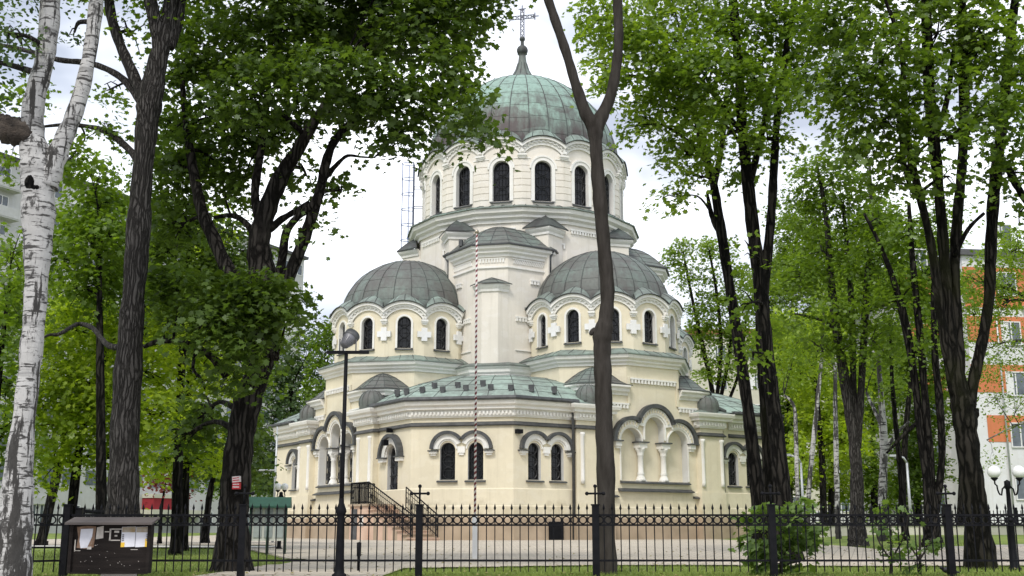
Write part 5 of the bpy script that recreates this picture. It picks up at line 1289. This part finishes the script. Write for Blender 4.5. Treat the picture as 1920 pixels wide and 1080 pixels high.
tree('linden_tree', 'clump of dark stems fanning upward left of the mossy tree', 31.0,
     [[(1748, 1005, 34), (1746, 960, 27), (1740, 900, 20), (1728, 820, 16), (1716, 720, 14), (1700, 620, 16), (1680, 540, 12), (1650, 460, 8), (1620, 400, 5)], [(1747, 950, 17), (1744, 850, 14), (1734, 740, 13), (1724, 620, 14), (1712, 500, 11), (1704, 380, 7)], [(1754, 960, 16), (1766, 860, 13), (1762, 760, 14), (1752, 650, 12), (1750, 520, 8)], [(1722, 790, 8), (1690, 820, 6), (1662, 850, 4)]],
     [(1700, 440, 60, 50, 0, .8), (1740, 520, 50, 60, 0, .7), (1690, 560, 60, 50, 0, .7), (1650, 420, 60, 50, 1, .7), (1760, 420, 50, 50, 0, .7), (1720, 660, 40, 40, 0, .5), (1760, 620, 30, 40, -1, .5)],
     BARK_D, LEAF_M, .13, 2.7, 72, spray=.6)
# birches in the right-hand grove
for i, (pts, Y, lab, bl) in enumerate([
    ([(1497, 980, 9), (1494, 880, 8), (1492, 800, 8), (1488, 760, 6), (1470, 740, 4)], 44, 'thin white birch nearest the church in the right grove', [(1480, 700, 36, 50), (1500, 620, 30, 50)]),
    ([(1514, 985, 10), (1518, 900, 9), (1526, 820, 9), (1534, 740, 8), (1542, 650, 6), (1545, 540, 4)], 41, 'leaning white birch second in the right grove', [(1545, 560, 40, 60), (1530, 640, 40, 40)]),
    ([(1571, 985, 11), (1569, 900, 10), (1567, 800, 9), (1566, 700, 7), (1568, 590, 5)], 43, 'straight thin birch behind the three-stemmed tree', [(1575, 560, 40, 60), (1560, 690, 40, 40)]),
    ([(1655, 1000, 19), (1655, 930, 17), (1657, 850, 16), (1655, 790, 14), (1650, 720, 10), (1645, 620, 6)], 37, 'thickest black-and-white birch of the right grove', [(1640, 690, 50, 40), (1660, 610, 50, 50)])]):
    st = [pts]
    if i == 3: st += [[(1654, 800, 9), (1640, 770, 7), (1624, 735, 5)], [(1657, 850, 8), (1680, 815, 6), (1705, 790, 4)]]
    tree('birch_tree', lab, Y, st, bl, BIRCH_F, LEAF_L, .11, 1.6, 80 + i, shape=OVAL, group='birches of the right grove', spray=.5, flare=1.1, tw_mat=BARK_G, nseg=8)
tree('linden_tree', 'thin dark sapling trunk between birch and stem clump', 36,
     [[(1697, 998, 15), (1692, 930, 11), (1686, 860, 10), (1678, 780, 9), (1672, 700, 7), (1668, 600, 4)]], [(1668, 640, 40, 40, 0, .7), (1676, 730, 40, 30, 0, .6)], BARK_D, LEAF_L, .14, 1.8, 90, flare=1.1)
tree('birch_tree', 'weeping birch with thin hanging twigs before orange building', 40,
     [[(1960, 1000, 18), (1955, 850, 15), (1945, 650, 12), (1935, 450, 8), (1930, 300, 5)], [(1950, 780, 7), (1900, 800, 4), (1850, 825, 2)], [(1945, 640, 7), (1890, 640, 4), (1840, 660, 2)]],
     [(1880, 570, 46, 40, 0, .5), (1900, 650, 40, 46, 0, .8), (1860, 690, 46, 30, 0, .8), (1905, 770, 36, 40, 0, .5), (1865, 745, 36, 26, 0, .5), (1860, 850, 20, 30, 0, .3), (1900, 470, 50, 46, 0, 1.2), (1830, 530, 40, 46, 0, 1.1), (1840, 610, 36, 40, 0, .9), (1885, 540, 50, 40, 0, 1.1), (1800, 620, 30, 40, 0, .7)], BIRCH_F, LEAF_L, .10, 2.0, 91, shape=OVAL, tw_mat=BARK_G, spray=.5, droop=1.2)
# slender trees behind the right chapel
tree('young_tree', 'light slender tree just right of the chapel domes', 78,
     [[(1345, 985, 12), (1338, 760, 9), (1320, 660, 8), (1300, 570, 6), (1284, 490, 4)], [(1340, 780, 8), (1352, 660, 7), (1345, 560, 6), (1330, 470, 4)], [(1344, 780, 8), (1368, 660, 7), (1372, 560, 6), (1365, 460, 4)], [(1345, 800, 7), (1385, 700, 6), (1400, 590, 4)]],
     [(1280, 470, 34, 24, 0, .8), (1262, 500, 26, 20, 0, .6), (1300, 520, 40, 30, 0, .7), (1340, 470, 44, 30, 0, .8), (1370, 530, 44, 50, 0, .8), (1320, 570, 40, 34, 0, .8), (1350, 610, 46, 36, 0, .8), (1390, 640, 36, 50, 0, .9), (1320, 640, 30, 30, 0, .8), (1345, 690, 50, 34, 0, .9), (1310, 610, 26, 30, 0, .7)],
     BARK_D, LEAF_L, .20, 3.0, 95, spray=.8)
# ------------------------------------------------ background trees
def bg(label, Y, trunk, blobs, leafmat, leaf, seed, lai=3, name='broadleaf_tree', group='background trees', **kw):
    x, yb, wd = trunk; ytop = min(b[1] for b in blobs); xt_ = sum(b[0] for b in blobs) / len(blobs)
    return tree(name, label, Y, [[(x, yb, wd), (x + (xt_ - x) * .3, yb + (ytop - yb) * .4, wd * .7), (xt_, yb + (ytop - yb) * .8, wd * .35)]], blobs, BARK_D, leafmat, leaf, lai, seed, group=group, nseg=8, spray=.6, **kw)
bg('bright yellow-green tree between birch and grey linden', 26, (130, 1010, 22), [(140, 620, 70, 50), (190, 680, 90, 60), (110, 700, 60, 50), (240, 610, 60, 40), (200, 770, 90, 60), (130, 800, 70, 60), (290, 700, 50, 60), (250, 800, 60, 50), (340, 610, 40, 40), (100, 870, 60, 40, 0, .8), (220, 860, 60, 40, 0, .8), (150, 560, 50, 36), (60, 760, 50, 50), (290, 620, 50, 40), (170, 720, 80, 50, -.8), (300, 780, 50, 50)], LEAF_Y, .13, 101, 3.8)
bg('yellow-green tree behind the hanging maple branch', 30, (345, 1003, 18), [(330, 640, 60, 60), (400, 470, 50, 40, 1, .7), (370, 700, 46, 50), (330, 770, 50, 50), (300, 860, 50, 40, 0, .8), (410, 420, 30, 30, 1, .6), (400, 840, 40, 60, 0, .8), (360, 620, 50, 40), (420, 720, 36, 40), (350, 820, 50, 50)], LEAF_Y, .14, 102, 3.4)
bg('dark green tree filling the gap between birch and linden', 24, (190, 1015, 24), [(190, 380, 60, 50), (170, 460, 60, 60), (220, 520, 50, 60), (150, 540, 50, 40), (210, 440, 40, 50), (170, 330, 50, 40, 0, .7)], LEAF_M, .13, 103, 4.2)
bg('shady dark tree behind the far left birch', 24, (-20, 1010, 22), [(10, 560, 60, 50), (-10, 640, 60, 60), (20, 720, 50, 50), (0, 800, 50, 60), (30, 870, 40, 40, 0, .8), (20, 470, 50, 46, 0, .6)], LEAF_M, .13, 104, 2.6)
bg('grey-green conifer-shaped tree left of the church', 84, (560, 996, 24), [(580, 660, 40, 50), (560, 730, 54, 60), (570, 800, 56, 60), (540, 870, 50, 60), (500, 780, 40, 70), (520, 690, 36, 50), (500, 880, 36, 50), (590, 860, 40, 50)], LEAF_B, .22, 105, 3.2)
bg('dark tree peeping beside the left chapel drum', 80, (615, 1000, 20), [(612, 650, 34, 40), (600, 720, 36, 50), (625, 620, 24, 24), (605, 790, 40, 60)], LEAF_M, .22, 106, 3.2)
bg('shady dark tree behind the maple trunk at left', 40, (385, 1002, 16), [(420, 860, 50, 40), (380, 800, 40, 50), (480, 860, 36, 46), (470, 790, 36, 50), (340, 860, 40, 40)], LEAF_D, .18, 107, 2.8)
bg('dark red-leaved small tree before the shops', 38, (300, 1000, 8), [(312, 880, 26, 20), (330, 905, 22, 14), (290, 898, 20, 14)], LEAF_R, .12, 108, 2.4, name='red_leaved_tree')
bg('pale green tree under the grey apartment block', 36, (20, 1003, 16), [(30, 500, 50, 34), (60, 540, 60, 40), (10, 590, 50, 50), (100, 560, 40, 40)], LEAF_L, .15, 109, 2.6)
bg('tall dark tree between the grey linden and the maple', 27, (330, 1006, 22), [(310, 470, 50, 60), (340, 540, 60, 60), (300, 380, 46, 60), (380, 320, 50, 50), (350, 250, 46, 50, 0, .8), (390, 480, 44, 50), (300, 300, 40, 40, 0, .7), (440, 440, 36, 40, 0, .7), (430, 500, 50, 40), (350, 420, 50, 50), (300, 600, 40, 40), (470, 470, 30, 30)], LEAF_D, .13, 110, 4.2)
bg('broad tree standing close before the grey apartment block', 34, (80, 1005, 20), [(110, 480, 60, 50), (60, 640, 60, 60), (180, 600, 60, 50), (240, 480, 50, 60), (270, 560, 50, 50), (420, 560, 60, 50), (470, 520, 40, 30, 0, .8), (130, 420, 50, 36, 0, .8), (370, 580, 60, 50), (510, 600, 40, 50), (200, 400, 50, 50), (460, 590, 50, 50), (330, 460, 60, 50), (400, 640, 60, 50), (480, 680, 40, 50)], LEAF_M, .16, 111, 3.6)
for i, (x, Y, bl, lm, lab) in enumerate([
    (1480, 62, [(1480, 700, 44, 60), (1470, 800, 44, 60), (1490, 880, 40, 50), (1450, 640, 36, 50), (1500, 780, 30, 60)], LEAF_L, 'pale tree behind the thin birches at right'),
    (1560, 58, [(1550, 760, 50, 60), (1545, 850, 50, 60), (1570, 920, 40, 40), (1590, 800, 40, 50), (1520, 700, 40, 46)], LEAF_Y, 'bright yellow-green tree in the middle of the right grove'),
    (1640, 66, [(1640, 780, 50, 50), (1620, 860, 50, 60), (1640, 920, 50, 40), (1660, 700, 50, 50), (1610, 700, 40, 50)], LEAF_L, 'broad light tree behind the thick birch'),
    (1720, 60, [(1710, 830, 46, 60), (1700, 910, 44, 40), (1740, 880, 36, 50), (1750, 780, 36, 50), (1720, 740, 40, 40)], LEAF_M, 'dark round tree behind the stem clump at right'),
    (1500, 84, [(1430, 560, 50, 60), (1490, 520, 50, 60), (1550, 560, 50, 60), (1520, 630, 60, 50), (1440, 660, 40, 50)], LEAF_L, 'tall pale tree far behind the right pair'),
    (1690, 55, [(1680, 640, 50, 50), (1720, 700, 46, 50), (1640, 720, 46, 40), (1770, 640, 40, 50), (1740, 580, 46, 50), (1780, 720, 30, 46), (1700, 530, 50, 46)], LEAF_L, 'light leafy tree screening the orange block from the yard'),
    (1545, 52, [(1540, 620, 50, 46), (1500, 700, 40, 46), (1580, 700, 46, 46), (1530, 780, 46, 50), (1470, 620, 40, 50), (1580, 830, 40, 46), (1490, 860, 36, 50)], LEAF_Y, 'sunny leafy tree behind the leaning birch'),
    (1800, 48, [(1850, 500, 46, 40, 0, .3), (1900, 560, 36, 36, 0, .2), (1825, 590, 34, 36, 0, .28), (1800, 540, 34, 46, 0, .5), (1830, 670, 26, 30, 0, .2), (1905, 460, 40, 36, 0, .4)], LEAF_L, 'light airy tree hanging before the orange balconies'),
    (1720, 74, [(1500, 430, 60, 50), (1560, 470, 60, 50), (1640, 440, 60, 50), (1700, 480, 60, 50), (1760, 470, 50, 50), (1600, 540, 60, 50), (1680, 560, 60, 50), (1480, 500, 50, 50), (1760, 560, 40, 50)], LEAF_L, 'wide pale tree forming the backdrop of the right grove'),
    (1620, 88, [(1600, 520, 60, 60), (1660, 560, 60, 60), (1580, 620, 60, 50), (1700, 620, 60, 50), (1640, 660, 60, 50), (1740, 560, 50, 60)], LEAF_L, 'tall pale tree far behind the stem clump')]):
    bg(lab, Y, (x, 985, 16), bl, lm, .18, 120 + i, 4.0)
bg('far dark tree at left beyond the shops', 95, (450, 990, 20), [(440, 900, 60, 40), (380, 880, 60, 50), (500, 920, 50, 30)], LEAF_M, .25, 131, 3)
# shrubs at the fence
def shrub(label, px, Y, blobs, leafmat, leaf, seed, lai=2.4, name='maple_shrub'):
    return tree(name, label, Y, [[(px, 1066, 6), (px + 3, 1030, 5), (px + 2, 985, 3)], [(px + 2, 1050, 4), (px - 22, 1010, 3), (px - 30, 960, 2)], [(px + 2, 1050, 4), (px + 25, 1010, 3), (px + 36, 965, 2)]], blobs, BARK_T, leafmat, leaf, lai, seed, cat='shrub', spray=.2, twigs=True, per=12, nseg=6)
LEAF_S = m_leaf('shrub_leaf', (.07, .125, .032), (.15, .22, .06), .42)
shrub('leafy maple shrub pushing through the fence at right', 1462, 16.6, [(1430, 975, 40, 26, -.1), (1500, 955, 36, 20, .1), (1430, 1025, 46, 30, 0), (1480, 1010, 50, 36, .2, 1.2), (1520, 1010, 24, 36, 0), (1440, 1060, 40, 14, 0), (1500, 1055, 40, 16, 0), (1478, 962, 16, 12, -.4, .8)], LEAF_S, .15, 141, 4.2)
shrub('thin leafy sapling left of the right-hand pair of saplings', 1668, 16.5, [(1664, 1000, 20, 20, 0, .8), (1670, 1040, 22, 20, 0, .9), (1672, 955, 14, 10, 0, .8), (1690, 1020, 14, 14, 0, .7)], LEAF_S, .11, 142, 1.6, 'sapling')
shrub('sparse small sapling nearest the right fence post', 1722, 16.6, [(1722, 1030, 22, 14, 0, .8), (1745, 1020, 14, 10, 0, .7), (1715, 1060, 20, 8, 0, .7)], LEAF_S, .11, 143, 1.5, 'sapling')
# two little plates nailed to the maple trunk
SG_R = m_plain('red_enamel', (.50, .02, .03), .4); SG_W = m_plain('white_enamel', (.68, .6, .58), .4)
ys = 18.2 - .33
for i, (y0_, y1_, m0, m1, lab, rot) in enumerate(((893, 904, SG_W, SG_R, 'white plate with red lines nailed above the red one', -6), (904.5, 917, SG_R, SG_W, 'small red plate with white lines nailed on the maple', 0))):
    a = pix(435, y1_, ys); b_ = pix(450, y0_, ys); e = empty('sign_plate', ((a.x + b_.x) / 2, ys, (a.z + b_.z) / 2), 0, lab, 'sign'); e.rotation_euler = (0, R(rot), 0)
    hw_, hh = (b_.x - a.x) / 2, (b_.z - a.z) / 2
    m = MB(); m.box((-hw_, 0, -hh), (hw_, .08, hh)); m.build('plate', m0, e)
    m = MB(); m.box((-hw_ * .85, -.004, hh * .25), (hw_ * .2, -.001, hh * .55)); m.box((hw_ * .3, -.004, hh * .3), (hw_ * .75, -.001, hh * .6)); m.box((-hw_ * .85, -.004, -hh * .55), (hw_ * .85, -.001, -hh * .2)); m.build('printing', m1, e)
# ---------------------------------------------------------------- neighbouring buildings, far wall, parked cars
PANEL = m_plaster('grey_render', (.50, .50, .49)); WHITE_R = m_plaster('white_render', (.70, .70, .71)); ORANGE = m_plaster('orange_render', (.58, .20, .095)); CREAMR = m_plaster('cream_render', (.55, .53, .44))
REDR = m_plaster('red_shop_band', (.30, .035, .045)); PANE = m_plain('window_pane', (.10, .12, .14), .15, 0, .4, 2); FRAME = m_plain('window_frame', (.70, .70, .70), .5, 0, .05); ROOFD = m_plain('flat_roof', (.09, .09, .095), .8)
def block_frame(P0, P1):
    P0 = Vector((P0[0], P0[1], 0)); P1 = Vector((P1[0], P1[1], 0)); d = P1 - P0
    return P0, d.length, math.atan2(d.y, d.x)
def win(parent, x, z, w, h, y=0.0, curtain=None):
    m = MB(); t = .07
    for a in ((x, z, x + w, z + t), (x, z + h - t, x + w, z + h), (x, z + t, x + t, z + h - t), (x + w - t, z + t, x + w, z + h - t), (x + w * .5 - t / 2, z + t, x + w * .5 + t / 2, z + h - t)):
        m.box((a[0], y - .06, a[1]), (a[2], y + .05, a[3]))
    o = m.build('window', FRAME, parent); g = MB(); g.box((x + .03, y - .012, z + .03), (x + w - .03, y + .04, z + h - .03)); g.build('pane', PANE, o)
    if curtain: c = MB(); c.box((x + .08, y - .02, z + .08), (x + w * curtain, y - .014, z + h - .08)); c.build('curtain', FRAME, o)
    return o
# grey slab block at the left with shops along its foot
P1 = pix(562, 700, 145); Pm = pix(0, 700, 105); P0 = Pm - (P1 - Pm) * .55
o_, ln_, an = block_frame((P0.x, P0.y), (P1.x, P1.y))
HB = pix(0, 307, 105).z
gz = .1
B1 = empty('apartment_block', (o_.x, o_.y, gz), an, 'long grey apartment block with shops behind the left trees', 'apartment block')
HB -= gz
m = MB(); m.box((0, 0, -.4), (ln_, 11, HB)); m.build('wall', PANEL, B1)
m = MB(); m.box((-.3, -.45, HB), (ln_ + .35, 11.4, HB + .22)); m.box((-.3, -.5, HB + .22), (ln_ + .4, 11.5, HB + .34)); m.build('roof', ROOFD, B1)
rg = random.Random(5); nfl = 11; fh = (HB - 4.4) / nfl
BROW = MB()
for fl in range(nfl):
    z = 4.9 + fl * fh; low_ = fl < 7
    x = 1.0; i = 0
    while x < ln_ - 2.2:
        if low_:
            BROW.box((x, -.05, z), (x + 1.9, .05, z + 1.45)); x += 2.9; i += 1; continue
        if i % 4 == 3:
            g = MB(); g.box((x, -1.1, z - .9), (x + 2.6, -.0, z - .78)); bo = g.build('balcony', PANEL, B1)
            g = MB(); g.box((x, -1.15, z - .78), (x + 2.6, -1.1, z + .2)); g.build('parapet', REDR if x > ln_ - 6 else PANEL, bo)
            win(B1, x + .6, z - .4, 1.4, 1.9, 0, None); x += 3.4
        else: win(B1, x, z, 1.9, 1.45, 0, rg.choice([None, .4, .9, .3])); x += 2.9
        i += 1
tag(BROW.build('window_row', PANE, B1), kind='stuff')
m = MB(); m.box((0, -.35, 2.9), (ln_ * .45, -.004, 3.5)); m.build('shop_canopy', PANEL, B1)
def tpx(px):
    k = (px - 960) / FPX; best = min((abs((o_.x + math.cos(an) * t_) / ((o_.y + math.sin(an) * t_) * CP) - k), t_) for t_ in [ln_ * i / 400 for i in range(401)]); return best[1]
xs0 = tpx(262); xs1 = tpx(322)
m = MB(); m.box((xs0, -1.6, 2.6), (xs1, -.005, 3.8)); m.build('shop_front', REDR, B1)
m = MB(); m.box((xs0 - .1, -1.7, 3.8), (xs1 + .1, -.005, 4.2)); m.box((xs0 - .2, -1.8, 1.9), (xs1 + 4, -.005, 2.6)); m.build('shop_fascia', CREAMR, B1)
x = 1.2
while x < xs0 - 3:
    win(B1, x, 1.0, .9, 1.9); win(B1, x + 1.3, 1.0, .9, 1.9); x += 4.0
x = xs1 + 4.5
while x < ln_ - 2: win(B1, x, .9, 1.8, 1.6); x += 3.2
# white and orange block at the right
C0 = pix(1838, 900, 66); Lft = pix(1768, 900, 78)
B2 = empty('apartment_block', (C0.x, C0.y, .3), R(8), 'white apartment block with orange bands at the right edge', 'apartment block')
HT = pix(1838, 488, 66).z
m = MB(); m.box((0, 0, -.5), (26, 14, HT)); m.build('wall', WHITE_R, B2)
m = MB(); m.box((-2.1, 3.0, -.5), (-.003, 13, HT - 2)); m.build('side_wing', PANEL, B2)
m = MB(); m.box((-.2, -.25, HT), (26.2, 14.2, HT + .35)); m.build('roof', ROOFD, B2)
zb = lambda y: pix(1838, y, 66).z - .3
for i, (ya, yb_, xa, xb) in enumerate(((575, 500, 0, 26), (640, 592, -.0, 26), (735, 683, -.0, 26), (828, 778, .75, 26))):
    m = MB(); m.box((xa - .02, -.03, zb(ya)), (xb, -.002, zb(yb_))); m.build('orange_band', ORANGE, B2)
for i, (ya, yb_) in enumerate(((575, 500), (640, 592), (735, 683))):
    m = MB(); m.box((-2.13, 2.97, zb(ya)), (-.01, 2.998, zb(yb_))); m.build('orange_band', ORANGE, B2)
for fl in range(6):
    z = 2.0 + fl * 3.0
    for x in (2.1, 5.2, 9.0, 12.2): win(B2, x, z, 1.25, 1.45, -.035, rg.choice([None, .4]))
    win(B2, -1.6, z - .9, 1.0, 1.4, 2.95, .3)
    g = MB(); g.box((3.5, -1.2, z - .75), (5.0, -.036, z - .62)); bo = g.build('balcony', PANEL, B2)
    g = MB()
    for k in range(9): g.tube([(3.52 + k * .18, -1.17, z - .62), (3.52 + k * .18, -1.17, z + .3)], .02, 4)
    g.tube([(3.5, -1.17, z + .3), (5.0, -1.17, z + .3)], .03, 4); g.build('balcony_rail', IRON, bo)
m = MB(); m.tube([(1.85, -.08, 0), (1.85, -.08, HT)], .06, 6); m.build('downpipe', GALV, B2)
# pale far building glimpsed between the right trees
P0 = pix(1420, 900, 120)
B3 = empty('apartment_block', (P0.x, 120, .2), R(-6), 'pale cream block far behind the right-hand grove', 'apartment block')
m = MB(); m.box((-14, 0, -.5), (24, 12, 21)); m.build('wall', CREAMR, B3); m = MB(); m.box((-14.3, -.3, 21), (24.3, 12.3, 21.5)); m.build('roof', m_plain('red_roof_edge', (.25, .09, .06), .8), B3)
for fl in range(6):
    for k in range(9): win(B3, -12.5 + k * 4, 2.2 + fl * 3.2, 1.8, 1.6, 0, rg.choice([None, .4]))
# low perimeter wall with iron railing across the far right of the lawn
YW = 47.0
xa, xb = pix(1500, 990, YW).x, pix(2050, 990, YW).x
WL = empty('perimeter_wall', ((xa + xb) / 2, YW, ground_z((xa + xb) / 2, YW)), 0, 'low cream perimeter wall with spiked railing beyond the right lawn', 'wall')
hw = (xb - xa) / 2; zt = pix(1700, 986, YW).z - WL.location.z
zt = max(.25, zt)
m = MB(); m.box((-hw, 0, -.3), (hw, .35, zt)); m.build('wall', CREAMR, WL); m = MB(); m.box((-hw, -.05, zt), (hw, .40, zt + .06)); m.build('coping', CONC, WL)
zr = pix(1700, 957, YW).z - WL.location.z
m = MB(); k = int(2 * hw / .14)
for i in range(k): x = -hw + i * .14; m.box((x - .012, .16, zt + .06), (x + .012, .19, zr))
for z in (zt + .2, zr - .18): m.box((-hw, .15, z), (hw, .20, z + .045))
m.build('railing', IRON, WL)
for i in range(9):
    m = MB(); x = -hw + .03 + i * (2 * hw - .1) / 8; m.box((x - .05, .1, zt + .06), (x + .05, .25, zr + .12)); m.build('post', IRON, WL)
# cars parked beyond it
RUB = m_plain('tyre_rubber', (.02, .02, .02), .9); CGL = m_plain('car_glass', (.03, .04, .05), .08); RIM = m_plain('wheel_rim', (.4, .4, .42), .35, .6)
def car(label, px, Y, colr, van=False):
    p = pix(px, 985, Y); gz = ground_z(p.x, Y); e = empty('parked_car', (p.x, Y, gz), R(random.Random(px).uniform(-3, 3)), label, 'car', 'cars parked beyond the perimeter wall')
    mt = m_noise('car_paint', colr, [c * 1.06 for c in colr], 2, .25, .0, .001); Wd = .86
    prof = [(-2.1, .35), (-2.15, .75), (-1.9, .95), (-1.2, 1.02), (-.6, 1.42), (.9, 1.45), (1.6, 1.05), (2.1, .95), (2.15, .4)] if not van else [(-2.3, .35), (-2.35, .9), (-2.0, 1.15), (-1.4, 1.95), (2.3, 2.0), (2.35, .4)]
    n = len(prof); m = MB()
    m.add([(x, -Wd + (.10 if z > 1.1 else 0), z) for x, z in prof] + [(x, Wd - (.10 if z > 1.1 else 0), z) for x, z in prof], [tuple(range(n - 1, -1, -1)), tuple(range(n, 2 * n))] + [(i, (i + 1) % n, n + (i + 1) % n, n + i) for i in range(n)])
    bo = m.build('body', mt, e)
    m = MB(); q = [(-1.02, 1.05), (-.55, 1.36), (.82, 1.38), (1.35, 1.06)] if not van else [(-1.7, 1.2), (-1.3, 1.8), (-.3, 1.8), (-.3, 1.2)]
    for sg in (-1, 1): m.add([(x, sg * (Wd + .004 - (.09 if z > 1.1 else 0)), z) for x, z in q], [(0, 1, 2, 3)])
    m.build('side_window', CGL, e)
    for x in (-1.35, 1.35):
        for sg in (-1, 1):
            m = MB(); m.lathe([(.0, -.1), (.30, -.1), (.32, -.05), (.32, .05), (.30, .1), (0, .1)], 18)
            w_ = m.build('wheel', RUB, e, (x, sg * (Wd - .06), .32)); w_.rotation_euler = (R(90), 0, 0)
            m = MB(); m.lathe([(0, -.115), (.19, -.112), (.19, .112), (0, .115)], 14); m.build('rim', RIM, w_)
    for sg in (-1, 1): m = MB(); m.box((-2.18, sg * .62 - .15, .68), (-2.08, sg * .62 + .15, .82)); m.build('headlight', FRAME, e)
car('white hatchback behind the perimeter wall, leftmost of the row', 1545, 80, (.62, .63, .65))
car('white saloon car parked behind the perimeter wall by the stem clump', 1650, 80, (.60, .64, .70))
car('pale blue car parked behind the wall between the dark stems', 1720, 80, (.42, .50, .60))
car('silver car behind the wall just right of the mossy tree', 1880, 80, (.50, .52, .54))
